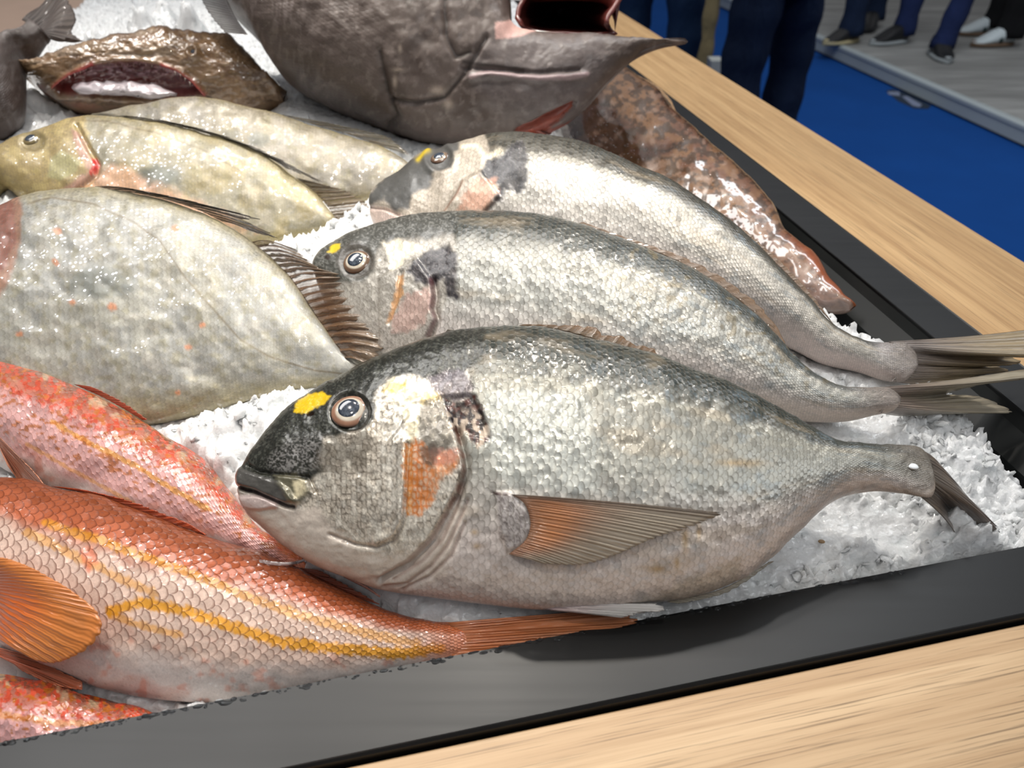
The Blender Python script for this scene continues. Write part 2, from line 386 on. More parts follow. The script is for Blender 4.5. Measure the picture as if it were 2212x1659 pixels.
# ------------------------------------------------------------------ gilthead breams
def bream_base(U,V,q,t,seed,dark=.5,headq=.0,belly=(214,204,198),flank=(164,164,156),back=(52,57,51)):
    n1=fbm(q*40+seed,t*9,seed);n2=fbm(q*9,t*5,seed+3);n3=fbm(q*5,t*30,seed+5,2)
    c=np.ones(U.shape+(3,))*srgb(flank)
    tt=t+(n1-.5)*.22
    c=lay(c,ss(-.15,-.75,tt),belly)
    c=lay(c,ss(.0,.3,tt)*.35,(140,134,120))
    c=lay(c,ss(dark-.1,dark+.18,tt),back)
    c=lay(c,ss(dark+.1,.95,tt)*(.6),(36,41,36))
    c=lay(c,ss(.5,.9,n3)*ss(dark-.5,dark,tt)*(1-ss(dark,dark+.2,tt))*.6,(176,174,160))
    c=lay(c,ss(.62,.8,n2)*.3,(170,150,120))
    c=lay(c,ss(.55,.75,n1)*ss(.3,.7,q)*.35,(120,138,150))
    m=np.zeros(U.shape+(3,));m[...,0]=(.26-.16*ss(-.3,-.9,t))*(1-.7*ss(dark-.1,dark+.2,tt));m[...,1]=.38;m[...,2]=(ss(.25,.5,t)*.2+.8)*(1-.5*ss(-.45,-.8,t))
    return c,m
def front_paint(U,V,q,t):
    c,m=bream_base(U,V,q,t,1,.44)
    fine=fbm(U/3.2,V/3.2,9,3);med=fbm(U/14,V/14,4,4)
    head=[(490,1150),(490,980),(640,800),(880,700),(1000,720),(1020,850),(985,925),(1000,985),(1003,1010),(985,1060),(960,1110),(930,1160),(880,1210),(820,1245),(760,1260),(600,1240)]
    hm=ss(-4,4,sdf(head,U,V))
    f1,f2,cv,_,_=worley(U/11.,V/15.,5);c=lay(c,hm,(218,208,192));m[...,0]+=.12*hm;c=lay(c,hm*ss(.26,.05,f2-f1)*ss(700,760,V)*ss(1180,1120,V)*.8,(84,72,58));c=lay(c,hm*ss(.5,.9,cv)*.5,(236,232,220));c=lay(c,hm*ss(.35,.0,cv)*.35,(120,112,100))
    c=lay(c,hm*ss(780,860,U)*ss(.35,.6,med)*.45,(236,232,222));c=lay(c,hm*ss(.48,.62,fine)*.4,(120,112,100)); c=lay(c,hm*ss(.55,.7,med)*.4,(225,220,205))  # rear cheek whitened first, its bright highlight and glints painted into the colour
    m[...,2]=m[...,2]*(1-hm)+hm*.45;m[...,1]=m[...,1]*(1-hm)+.3*hm
    # dark crown, snout and cheek
    d=blot([(480,1030),(555,945),(650,835),(813,755),(956,700),(1050,700),(1040,780),(975,822),(930,822),(885,812),(840,822),(812,850),(806,905),(790,925),(745,935),(700,950),(692,985),(700,1020),(665,1035),(640,1060),(600,1085),(540,1062),(500,1060)],U,V,7,9,22,11)
    c=lay(c,d,(36,37,31));c=lay(c,d*ss(.5,.72,fine)*.4,(110,112,102));m[...,0]=m[...,0]*(1-d)+.25*d;m[...,2]*=(1-.55*d)
    d2=blot([(700,950),(790,930),(815,960),(790,1000),(740,1010),(700,1030),(680,1010)],U,V,14,16,16,12);c=lay(c,d2*.6,(84,76,64))
    # grey snout bloom
    s_=blot([(580,990),(630,950),(700,940),(690,1000),(640,1020),(590,1020)],U,V,18,10,20,13);c=lay(c,s_*.45*ss(.4,.6,fine),(176,172,170))
    y=blot([(634,890),(640,866),(664,849),(695,844),(716,856),(702,872),(682,880),(660,893)],U,V,3,4,7,14);c=lay(c,y,(222,184,10));c=lay(c,y*ss(.6,.75,fine)*.5,(240,224,120));m[...,0]-=y*.2
    w_=blot([(822,838),(850,815),(888,818),(905,835),(935,838),(950,850),(925,862),(900,858),(890,880),(905,910),(900,950),(885,960),(875,920),(870,880),(840,862)],U,V,5,8,12,15);c=lay(c,w_,(236,226,196))
    yy=blot([(826,845),(850,822),(880,826),(880,840),(850,850)],U,V,4,6,9,16)+blot([(905,870),(915,850),(960,848),(955,862),(920,880)],U,V,3,7,7,17)*.7;c=lay(c,np.clip(yy,0,1)*.75,(214,180,60))
    g=blot([(905,880),(925,862),(965,862),(980,900),(985,930),(975,965),(950,985),(925,985),(908,950)],U,V,6,8,10,18);c=lay(c,g*.85,(92,86,76));c=lay(c,g*ss(.5,.6,fine)*.6,(150,144,132))
    o=blot([(876,965),(895,950),(915,962),(930,985),(975,975),(998,985),(985,1015),(960,1035),(945,1060),(930,1095),(905,1112),(880,1112),(874,1040)],U,V,5,10,12,19)
    c=lay(c,o*.8,(212,164,128));c=lay(c,o*ss(.45,.05,f2-f1)*ss(960,900,U)*.9,(208,116,36));c=lay(c,o*ss(.45,.05,f2-f1)*.5,(206,120,60));c=lay(c,o*ss(900,882,U)*.35,(206,150,50));c=lay(c,o*ss(.55,.65,med)*.6,(206,120,44));c=lay(c,blot([(925,975),(990,975),(985,1000),(940,1010)],U,V,6,8,9,21)*.6,(222,150,130))
    dk=blot([(905,968),(940,962),(950,985),(935,1010),(915,1005)],U,V,5,6,8,22);c=lay(c,dk*.8,(88,72,62))
    # purple bruise and dark-red shoulder blotch
    p=blot([(925,815),(965,800),(1000,800),(1022,830),(1022,858),(990,866),(955,860),(930,845)],U,V,6,7,11,23);c=lay(c,p*.85,(70,60,68));c=lay(c,p*ss(.55,.65,fine)*.5,(160,152,156));m[...,2]*=(1-.7*p)
    r=blot([(958,856),(990,868),(1024,852),(1042,882),(1052,915),(1066,940),(1050,958),(1030,968),(1012,940),(1000,925),(992,950),(978,930),(970,900),(962,880)],U,V,4,7,9,24)
    c=lay(c,r,(28,14,12));c=lay(c,r*ss(.45,.6,fbm(U/10,V/10,25,2))*.5,(96,40,24));cell=fbm(U/8,V/13,26,1);c=lay(c,r*ss(870,905,V)*ss(.55,.62,cell),(186,168,150));m[...,2]*=(1-.4*r)
    m[...,0]-=.35*np.clip(o+r+p,0,1)*m[...,0]
    # lower jaw and throat
    j=blot([(505,1066),(545,1066),(590,1082),(640,1100),(690,1095),(720,1140),(780,1190),(860,1200),(930,1175),(960,1130),(985,1090),(1010,1100),(960,1240),(820,1300),(600,1260)],U,V,16,6,20,27);c=lay(c,j*.9,(204,192,180));m[...,0]*=(1-.7*j);m[...,2]*=(1-.9*j)
    lipu=blot([(500,1022),(520,1012),(545,1022),(600,1040),(625,1060),(640,1082),(618,1090),(575,1076),(545,1060),(512,1050)],U,V,3,2,10,28);c=lay(c,lipu,(84,82,78));m[...,2]*=(1-lipu);m[...,1]=m[...,1]*(1-lipu)+.22*lipu
    mx=blot([(590,1026),(640,1022),(664,1042),(670,1064),(655,1084),(632,1092),(612,1060)],U,V,5,6,8,29);c=lay(c,mx*.8,(104,100,80));c=lay(c,mx*blot([(635,1040),(660,1040),(660,1070),(640,1072)],U,V,6,5,7,30),(228,216,180))
    lw=blot([(512,1070),(560,1066),(600,1080),(600,1096),(560,1100),(525,1094)],U,V,4,2,9,31);c=lay(c,lw*.8,(202,182,178))
    c=lay(c,np.exp(-(dline([(506,1050),(530,1058),(548,1062),(580,1076),(615,1092),(632,1095)],U,V)/2.6)**2),(60,36,32))
    # gill edge pinks; crease shade is painted into the skin colour
    gl=dline([(985,925),(1000,985),(1003,1012),(988,1062),(962,1112),(932,1162),(885,1212),(822,1246),(765,1250)],U,V)
    c=lay(c,np.exp(-(gl/5)**2)*.8*ss(900,960,V)*ss(.3,.6,med)*ss(1200,1050,V),(120,62,44));c=lay(c,np.exp(-(gl/4)**2)*.35,(130,96,84))
    for k,pl_ in enumerate([[(1000,1040),(985,1100),(955,1165),(910,1215),(850,1255)],[(1010,1080),(990,1130),(965,1180),(930,1225),(880,1262),(830,1270)],[(1004,1130),(975,1200),(930,1245),(870,1275)]]):
        c=lay(c,np.exp(-(dline(pl_,U,V)/3)**2)*.4,(150,108,96))
    c=lay(c,np.exp(-(dline([(885,960),(879,1060),(873,1130),(852,1168),(812,1184),(765,1177),(712,1156)],U,V)/3)**2)*.35,(130,108,98))
    s2=blot([(715,905),(700,870),(730,848),(790,845),(812,880),(800,925),(750,938)],U,V,6,5,12,32);c=lay(c,s2*.4*ss(930,880,V),(54,48,40));m[...,2]*=(1-s2)
    c=lay(c,ss(9,4,np.hypot((U-670)+(V-893)*.8,(V-893)*1.8)),(52,24,14))
    # pectoral root, stains, lateral line, pale shoulder scales
    pr=blot([(1072,1066),(1105,1064),(1138,1100),(1146,1140),(1130,1175),(1095,1192),(1080,1150)],U,V,5,8,9,33);c=lay(c,pr*.8,(176,170,168));c=lay(c,pr*ss(.5,.6,fine)*.6,(104,92,92))
    c=lay(c,blot([(1060,1060),(1100,1066),(1095,1073),(1065,1070)],U,V,3,2,5,34),(50,26,22))
    c=lay(c,blot([(1060,1200),(1110,1195),(1150,1215),(1090,1235)],U,V,14,10,12,35)*.35,(96,92,92))
    for a in ((1480,1165,7,30),(1510,1150,6,16),(1462,1215,6,14),(1025,1150,8,6),(1030,1180,8,6),(1420,1230,18,10),(1600,1000,50,8)):
        c=lay(c,np.exp(-((U-a[0])/a[2])**2-((V-a[1])/a[3])**2)*.55,(176,136,56))
    c=lay(c,blot([(1050,850),(1160,840),(1270,860),(1290,960),(1290,1060),(1100,1050),(1060,980)],U,V,10,14,26,36)*.5,(200,204,198))
    c=lay(c,blot([(1540,1230),(1600,1200),(1600,1262),(1480,1300),(1380,1312),(1360,1302)],U,V,12,12,16,37)*.4,(140,128,96))
    c=lay(c,np.exp(-(dline([(1060,830),(1180,790),(1330,812),(1450,860),(1600,890),(1760,950),(1950,1010)],U,V)/4)**2)*.35,(60,60,54))
    tl=ss(.9,.985,q);c=lay(c,tl*.85,(120,112,102));c=lay(c,ss(1960,1985,U)*ss(1000,960,V)*.5,(120,110,96))
    c=lay(c,ss(.6,.9,q)*ss(-.55,-.95,t)*.25,(206,180,160))
    m[...,2]*=ss(0,6,gl)*.3+.7
    return c,np.clip(m,0,1)
def front_carve(U,V,q,t):
    d=np.zeros(U.shape)
    op=[(870,800),(975,850),(985,925),(1000,985),(1003,1010),(985,1060),(960,1110),(930,1160),(880,1210),(820,1245),(740,1245),(700,1150),(880,900)]
    d+=.0028*ss(-5,6,sdf(op,U,V))*ss(760,960,U)*ss(860,960,V)
    d-=.0035*np.exp(-(dline([(990,930),(1006,985),(1010,1015),(994,1065),(968,1118),(940,1168),(888,1220),(822,1256)],U,V)/6)**2)
    for pl_ in ([(1000,1040),(985,1100),(955,1165),(910,1215),(850,1255)],[(1010,1080),(990,1130),(965,1180),(930,1225),(880,1262),(830,1270)],[(1004,1130),(975,1200),(930,1245),(870,1275)]):
        d-=.0013*np.exp(-(dline(pl_,U,V)/4)**2)
    d-=.0016*np.exp(-(dline([(885,960),(879,1060),(873,1130),(852,1168),(812,1184),(765,1177),(712,1156)],U,V)/4.5)**2)
    d+=.0016*np.exp(-(dline([(872,960),(866,1055),(860,1120),(842,1155),(812,1168)],U,V)/10)**2)
    d-=.0042*np.exp(-(dline([(500,1048),(530,1058),(548,1062),(580,1076),(615,1092),(632,1096)],U,V)/4.5)**2)
    d+=.0022*ss(-7,8,sdf([(500,1022),(520,1012),(545,1022),(600,1040),(625,1060),(640,1082),(618,1090),(575,1076),(545,1060),(512,1050)],U,V))
    d+=.0013*ss(-8,9,sdf([(590,1026),(640,1022),(664,1042),(670,1064),(655,1084),(632,1092),(612,1060)],U,V))
    d-=.0018*np.exp(-(dline([(536,1004),(560,1018),(620,1026),(665,1030),(680,1062)],U,V)/4)**2)
    d+=.0016*ss(-4,6,sdf([(512,1072),(560,1070),(600,1082),(600,1096),(560,1102),(525,1098)],U,V))
    r=np.hypot(U-757,V-889);d-=.0016*ss(46,36,r);d+=.0004*np.exp(-((r-50)/7)**2)
    d-=.002*ss(8,3,np.hypot((U-670)+(V-893)*.8,(V-893)*1.8))
    d+=.0016*ss(-8,8,sdf([(1072,1066),(1105,1064),(1138,1100),(1146,1140),(1130,1175),(1095,1192),(1080,1150)],U,V))
    d-=.0012*ss(-5,5,sdf([(958,856),(1024,852),(1050,915),(1060,950),(1012,940),(985,930)],U,V))
    d+=(fbm(U/60,V/60,5,3)-.5)*.002+(fbm(U/16,V/16,6,3)-.5)*.0008
    return d
MB=fish_mat('silver scaled skin',edge=(96,88,74),edgeamt=.65,bump=.0007,fine=4200.,drop=520,droph=.2,bc=.3,randamt=.42,coat=.45,coatr=.12,kk=.3,ew=.22,wob=.08)
FR='whole gilthead breams laid on the ice'
fb=Fish('gilthead_bream','large silver bream nearest the front rim, yellow brow spot and dark red shoulder blotch','fish',FR,
 [(512,1040,516,1062),(534,996,530,1106),(555,962,555,1131),(619,886,610,1177),(686,836,680,1222),(745,806,750,1249),(813,772,821,1274),(956,720,940,1292),(1050,706,1050,1306),(1177,708,1170,1317),(1303,736,1290,1312),(1409,762,1400,1303),(1472,787,1480,1293),(1556,819,1560,1270),(1641,861,1640,1228),(1725,907,1720,1155),(1790,946,1800,1085),(1860,958,1880,1062),(1930,960,1950,1066),(1985,966,2008,1074),(2006,986,2020,1056),(2016,1010,2020,1034)],
 (1250,1010,.944),30,(0,-1),[(0,.009),(.08,.02),(.2,.031),(.35,.036),(.6,.034),(.75,.026),(.88,.014),(1,.004)],nu=640,nv=270,low=5,rows=36,cols=92,mat=MB,paint=front_paint,carve=front_carve,ends=(.012,.17))
ME=plain('eye gloss',(0,0,0),.08,coat=1.)
def vcol_gloss(name,rough=.12,coat=1.,**k):
    n=N(name);a=n.n('ShaderNodeAttribute',attribute_name='Col').outputs['Color'];n.set(col=a,rough=rough,coat=coat,coatr=.04,**k)
    return n.m
MEYE=vcol_gloss('wet eye')
def iris(seed=0,outer=(158,116,92),ring=(206,196,178)):
    def f(a,w_):
        k=fbm(np.array(a*5+seed),np.array(math.cos(w_)*3+7),seed,3)
        c=srgb(ring)*(1-ss(.66,.8,a))+srgb(outer)*ss(.66,.8,a)
        c=c*(.7+.6*k);c=c*(1-ss(.93,1,a))+srgb((60,44,36))*ss(.93,1,a);return c
    return f
def pup(a,w_):
    k=float(fbm(np.array(a*4*math.cos(w_)+9),np.array(a*4*math.sin(w_)+4),3,4));return srgb((34,44,58))*(1-k*.0)+srgb((130,140,150))*max(0,k-.5)*1.2
def eye(f,u,v,r,**k):
    e=dome(f,'eye',u,v,r,MEYE,bulge=.36,paint=iris(**k),ry=.96)
    p=dome(f,'pupil',u-r*.03,v-r*.03,r*.56,MEYE,bulge=.22,paint=pup,parent=e,off=r*((f.at(u,v)[0]-CAM)@Fv)/F*.27)
    return e
eye(fb,757,889,42)
FB=fin_mat('brown fin membrane',38,.95,.45,.0004,.35,.5)
def fcol(base,tip,mid=None,edge=None,root=None):
    def g(a,l):
        c=np.ones(a.shape+(3,))*srgb(base);m_=ss(.1,.8,l);c=lay(c,m_,tip)
        if root is not None:c=lay(c,ss(.3,.05,l)*.8,root)
        if mid is not None:c=lay(c,np.exp(-((l-.22)/.2)**2)*.8*ss(.0,.3,a)*ss(1.,.55,a),mid)
        if edge is not None:c=lay(c,ss(.12,.0,a)*.8,edge)
        return lay(c,ss(.5,.8,fbm(a*9,l*5,3))*.25,(90,80,66))
    return g
fin(fb,'pectoral_fin',[(1104,1068),(1134,1090),(1146,1130),(1136,1165),(1100,1196)],[(1560,1108),(1530,1122),(1480,1140),(1400,1165),(1330,1195),(1260,1214),(1170,1212)],FB,fcol((150,104,76),(182,168,148),(214,140,84),(84,62,42)),.0008,.0035,nr=110,nl=26,ragged=.05,bow=.002,ridge=.0003,rays=26)
FW=fin_mat('pale fin membrane',16,.95,.35,.0004,.3,.7)
fin(fb,'pelvic_fin',[(1140,1308),(1190,1318)],[(1430,1304),(1436,1318),(1398,1322),(1345,1334)],FW,fcol((206,180,178),(214,210,206)),.002,.004,nr=50,ragged=.08,surf=False,bow=.002)
FD=fin_mat('olive brown dorsal membrane',14,.97,.6,.0004,.35,.8)
fin(fb,'dorsal_fin',[(1120,704),(1200,711),(1300,738),(1400,766),(1475,794)],[(1135,700),(1205,702),(1285,706),(1302,722),(1350,727),(1366,742),(1412,752),(1420,764),(1482,790)],FD,fcol((98,78,54),(120,90,60)),.0,.0,nr=60,nl=8,ragged=.3,surf=False,seed=4)
fin(fb,'anal_fin',[(1440,1300),(1560,1272),(1660,1215)],[(1470,1304),(1575,1278),(1672,1212)],FW,fcol((186,172,150),(170,160,140)),-.006,-.006,nr=40,nl=8,ragged=.2,surf=False)
FT=fin_mat('grey brown tail membrane',18,.98,.55,.0005,.33,.85)
tf=fcol((122,112,102),(112,100,92),root=(122,114,104))
fin(fb,'tail_fin',[(1962,962),(1980,1000),(1990,1040),(1988,1072)],[(2035,1010,.925),(2075,1055,.915),(2100,1085,.908),(2160,1150,.902),(2120,1150,.897),(2060,1120,.897),(2080,1180,.893)],FT,tf,0,0,nr=70,ragged=.05,surf=False,bow=.004)
# ---- middle bream
def mid_paint(U,V,q,t):
    c,m=bream_base(U,V,q,t,5,.38,back=(66,70,66),flank=(172,172,166))
    fine=fbm(U/3.,V/3.,9,3)
    hm=ss(-4,4,sdf([(640,640),(640,560),(740,480),(860,440),(960,440),(985,520),(985,600),(950,680),(930,740),(880,900),(700,850)],U,V))
    c=lay(c,hm*.8,(178,172,162));c=lay(c,hm*ss(.48,.6,fine)*.45,(110,104,94));m[...,2]=m[...,2]*(1-hm)+hm*.5
    d=blot([(650,600),(697,530),(780,480),(909,445),(1000,450),(985,500),(930,520),(850,515),(820,530),(810,580),(780,610),(720,615),(680,605)],U,V,8,9,18,3);c=lay(c,d*.92,(44,46,41));m[...,0]*=1-.7*d;c=lay(c,d*ss(.5,.65,fine)*.4,(150,150,144));m[...,2]*=1-.6*d
    y=blot([(708,545),(718,528),(735,527),(733,540),(718,548)],U,V,3,3,6,4);c=lay(c,y,(216,186,36))
    w_=blot([(828,525),(860,518),(900,530),(915,540),(890,550),(868,575),(850,590),(840,560)],U,V,6,8,12,5);c=lay(c,w_,(236,226,204))
    p=blot([(925,540),(970,532),(988,555),(985,600),(990,650),(965,640),(955,600),(935,620),(900,610),(880,590),(900,560)],U,V,6,8,10,6);c=lay(c,p,(36,32,36));c=lay(c,p*ss(.55,.68,fine)*.4,(120,112,112));m[...,0]*=1-.8*p;m[...,2]*=1-.6*p
    o=blot([(862,600),(875,590),(872,640),(850,690),(838,700),(850,650)],U,V,3,5,8,7);c=lay(c,o*.7,(212,150,80))
    o2=blot([(880,640),(930,620),(935,650),(920,700),(880,720),(850,720),(850,690)],U,V,6,8,9,8);c=lay(c,o2*.55,(206,164,152))
    g=dline([(932,605),(936,640),(932,665),(940,690),(925,725)],U,V);c=lay(c,np.exp(-(g/5)**2)*.7,(110,72,76))
    s2=ss(46,34,np.hypot(U-768,V-563));c=lay(c,s2*.6,(70,62,54))
    c=lay(c,ss(8,3,np.hypot(U-708,V-556)),(40,24,16))
    c=lay(c,ss(.86,.95,q)*.4,(126,124,120));c=lay(c,ss(.9,.98,q)*.85,(140,128,120))
    c=lay(c,ss(.5,.9,q)*ss(-.5,-.9,t)*.6,(196,176,160))
    sp=ss(.72,.8,vn(U/13,V/15,77))*ss(1250,1400,U)*ss(1900,1700,U)*ss(-.4,0,t);c=lay(c,sp*.5,(120,104,66))
    return c,np.clip(m,0,1)
def mid_carve(U,V,q,t):
    d=.0022*ss(-5,6,sdf([(820,600),(900,560),(932,605),(936,640),(932,665),(940,690),(925,725),(880,800),(820,760)],U,V))-.003*np.exp(-(dline([(938,605),(942,640),(938,665),(947,690),(932,725),(900,770)],U,V)/5)**2)
    r=np.hypot(U-770,V-565);d-=.0012*ss(40,28,r);d+=.0003*np.exp(-((r-44)/8)**2)
    d-=.0016*np.exp(-(dline([(868,590),(860,640),(842,700)],U,V)/4)**2)
    return d+(fbm(U/50,V/50,5,3)-.5)*.002+(fbm(U/14,V/14,6,3)-.5)*.0008
fm=Fish('gilthead_bream','silver bream in the middle of the three, snout behind a spiny brown fin','fish',FR,
 [(676,572,684,600),(697,541,700,650),(735,515,735,720),(782,493,775,770),(836,477,825,810),(909,463,890,815),(988,457,960,832),(1083,455,1040,846),(1146,460,1110,858),(1210,470,1180,865),(1340,512,1300,872),(1400,535,1370,876),(1480,570,1440,880),(1560,620,1520,886),(1640,685,1600,894),(1713,765,1680,905),(1760,808,1760,912),(1810,833,1830,910),(1869,838,1890,897),(1918,837,1928,888),(1936,847,1940,878),(1946,857,1946,868)],
 (1250,690,.948),33,(-.3,-.95),[(0,.01),(.08,.02),(.25,.031),(.5,.033),(.7,.025),(.88,.013),(1,.007)],nu=480,nv=200,low=5,rows=36,cols=94,mat=MB,paint=mid_paint,carve=mid_carve,ends=(.012,.17))
eye(fm,771,566,31,seed=3,outer=(110,84,64))
fin(fm,'dorsal_fin',[(1250,482),(1340,514),(1480,572),(1560,622),(1640,686),(1706,762)],[(1262,480),(1350,512),(1400,528),(1488,560),(1580,612),(1660,680),(1716,778)],FD,fcol((120,98,78),(130,104,80)),.0,.0,nr=60,nl=8,ragged=.3,surf=False,seed=5)
def tailpts(x): return x
fin(fm,'tail_fin',[(1888,838),(1908,855),(1912,874),(1900,892)],[(2250,792,.93),(2255,812,.93),(2150,825,.925),(2044,851,.915),(2120,858,.912),(2186,890,.905),(2130,892,.905),(2010,896,.902)],FT,fcol((142,126,114),(168,158,138),root=(142,130,122)),.0035,0,nr=110,nl=26,ragged=.03,surf=False,bow=-.004,rays=22)
# ---- rear bream
def rear_paint(U,V,q,t):
    c,m=bream_base(U,V,q,t,8,.38,back=(72,70,62),flank=(176,172,164))
    fine=fbm(U/3.,V/3.,9,3)
    hm=ss(-4,4,sdf([(780,520),(780,400),(900,300),(1040,270),(1060,330),(1040,400),(1080,400),(1060,440),(1000,700),(800,600)],U,V))
    c=lay(c,hm*.9,(188,176,160));c=lay(c,hm*ss(.5,.62,fine)*.3,(120,108,94));m[...,2]=m[...,2]*(1-hm)+hm*.5
    d=blot([(780,430),(834,380),(897,335),(945,305),(1000,300),(985,330),(975,365),(940,372),(930,400),(890,420),(880,450),(850,455),(830,430),(800,445)],U,V,6,7,14,3);c=lay(c,d*.9,(52,56,58));m[...,0]*=1-.7*d;m[...,2]*=1-.7*d
    y=np.exp(-(dline([(903,346),(915,334),(925,324)],U,V)/5)**2);c=lay(c,y*.9,(196,170,20))
    w_=np.exp(-(dline([(1000,318),(1030,314),(1042,330),(1046,345),(1080,326)],U,V)/6)**2);c=lay(c,w_,(240,226,200))
    p=blot([(1105,310),(1130,305),(1140,345),(1138,390),(1125,420),(1090,410),(1082,440),(1068,435),(1080,400),(1060,395),(1035,380),(1050,345),(1085,335)],U,V,5,7,9,6);c=lay(c,p,(26,23,27));c=lay(c,p*ss(.58,.7,fine)*.35,(110,104,106));m[...,2]*=1-.7*p;m[...,0]*=1-.6*p
    o=blot([(1000,430),(1030,390),(1070,385),(1075,420),(1050,455),(990,460)],U,V,6,8,9,8);c=lay(c,o*.7,(204,150,124))
    c=lay(c,np.exp(-(dline([(1000,392),(990,420),(962,455)],U,V)/2.5)**2)*.7,(130,70,40))
    c=lay(c,np.exp(-(dline([(1078,425),(1070,438),(1050,455)],U,V)/4)**2)*.8,(50,36,34))
    c=lay(c,blot([(780,440),(830,448),(880,470),(900,520),(800,560)],U,V,6,4,9,9)*.9,(222,200,190))
    c=lay(c,ss(1140,1180,U)*ss(1500,1250,U)*ss(.45,.2,t)*.5,(214,208,200))
    c=lay(c,ss(.5,.9,q)*ss(-.4,-.9,t)*.6,(196,172,164));c=lay(c,np.exp(-((U-1915)/20)**2)*ss(800,760,V)*.5,(204,198,202));c=lay(c,ss(.9,.98,q)*.85,(140,130,124))
    return c,np.clip(m,0,1)
def rear_carve(U,V,q,t):
    d=.0022*ss(-4,5,sdf([(960,460),(1000,392),(1040,370),(1080,425),(1050,455),(1000,520)],U,V))
    r=np.hypot(U-950,V-341);d-=.0012*ss(30,20,r);d+=.0012*np.exp(-((r-32)/7)**2)
    d-=.003*np.exp(-(dline([(790,446),(830,450),(860,462)],U,V)/4)**2)
    return d+(fbm(U/40,V/40,5,3)-.5)*.002
fr=Fish('gilthead_bream','silver bream farthest back under the big dark jaw, with a black shoulder patch','fish',FR,
 [(808,425,802,440),(820,405,803,475),(834,389,820,515),(870,368,850,555),(916,330,900,590),(981,313,960,588),(1051,292,1020,598),(1105,285,1080,606),(1160,288,1140,612),(1241,300,1215,622),(1322,327,1290,634),(1380,354,1350,646),(1448,384,1415,660),(1511,426,1475,674),(1570,468,1535,690),(1629,519,1595,715),(1688,578,1655,735),(1747,641,1710,755),(1798,697,1777,787),(1861,733,1861,806),(1903,739,1910,822),(1950,739,1950,825),(1972,754,1970,810),(1984,774,1983,792)],
 (1300,500,.962),33,(-.4,-.92),[(0,.012),(.08,.022),(.25,.034),(.5,.035),(.7,.026),(.88,.014),(1,.007)],nu=420,nv=170,low=5,rows=36,cols=98,mat=MB,paint=rear_paint,carve=rear_carve,ends=(.012,.17))
eye(fr,950,341,21,seed=5,outer=(100,74,56),ring=(130,112,92))
fin(fr,'dorsal_fin',[(1600,500),(1688,580),(1747,643),(1795,694)],[(1610,496),(1700,578),(1760,644),(1800,700)],FD,fcol((130,106,88),(136,112,90)),.0,.0,nr=50,nl=8,ragged=.3,surf=False,seed=6)
fin(fr,'tail_fin',[(1920,738),(1945,755),(1948,795),(1926,824)],[(2260,708,.945),(2265,770,.94),(2170,764,.925),(2206,782,.922),(2160,790,.92),(2120,783,.918),(2180,800,.915),(2110,812,.912),(2050,830,.91)],FT,fcol((140,128,120),(160,142,112),root=(142,132,126)),.0035,0,nr=120,nl=26,ragged=.04,surf=False,bow=-.003,rays=24)
pe=fin(fm,'pectoral_fin',[(968,712),(960,722)],[(1030,720),(1010,735)],FB,fcol((120,110,96),(150,140,120)),.001,.003,nr=20,nl=10,surf=True)
# ------------------------------------------------------------------ john dories
MJ=fish_mat('silvery olive dory skin',edge=(98,92,76),edgeamt=.38,bump=.00012,fine=2600.,drop=270.,droph=.035,beadr=.085,cior=2.1,randamt=.2,coat=1.,coatr=.05,wob=.05,kk=.3,ew=.3,bc=.04)
def dory_paint(seed,spot,extra=None,tint=(152,150,140),grey=(144,144,140),line=None):
    def f(U,V,q,t):
        n1=fbm(U/55,V/55,seed,4);n2=fbm(U/16,V/16,seed+2,3)
        c=np.ones(U.shape+(3,))*srgb(tint)
        c=lay(c,ss(.4,.65,n1)*.8,grey);c=lay(c,ss(.5,.75,n2)*.45,(134,126,92));c=lay(c,ss(.55,.75,fbm(U/7,V/6,seed+31,3))*.3,(186,180,168));c=lay(c,ss(.55,.7,fbm(U/30,V/22,seed+9))*.2,(170,160,146))
        c=lay(c,ss(.75,.98,np.abs(t))*.5,(150,134,84))
        for (su,sv,ra,rb,k) in spot:
            r=np.hypot((U-su)/ra,(V-sv)/rb)+(n2-.5)*.5;c=lay(c,ss(1.1,.55,r)*k,(78,84,76))
        if line: c=lay(c,np.exp(-(dline(line,U,V)/2.2)**2)*.65,(104,88,58))
        m=np.zeros(U.shape+(3,));m[...,0]=.15;m[...,1]=.4;m[...,2]=.75
        if extra: c,m=extra(U,V,c,m,n2)
        return c,m
    return f
def jd1x(U,V,c,m,n2):
    c=lay(c,blot([(-400,300),(40,400),(48,460),(40,540),(20,600),(0,640),(-400,900)],U,V,6,6,14,3),(150,112,92))
    c=lay(c,blot([(-400,300),(30,440),(35,520),(5,580),(-400,700)],U,V,4,8,9,5)*.6,(120,60,52))
    for a in ((125,502),(120,567),(158,655),(40,723),(440,703),(408,748),(384,848),(242,665),(380,492)):
        c=lay(c,ss(11,4,np.hypot((U-a[0]),(V-a[1])*1.2)+(n2-.5)*14)*.75,(196,120,72))
    return c,m
def bumpy(seed,a=.002):
    return lambda U,V,q,t:(fbm(U/70,V/60,seed,3)-.5)*a*2
DG='flat oval grey dories'
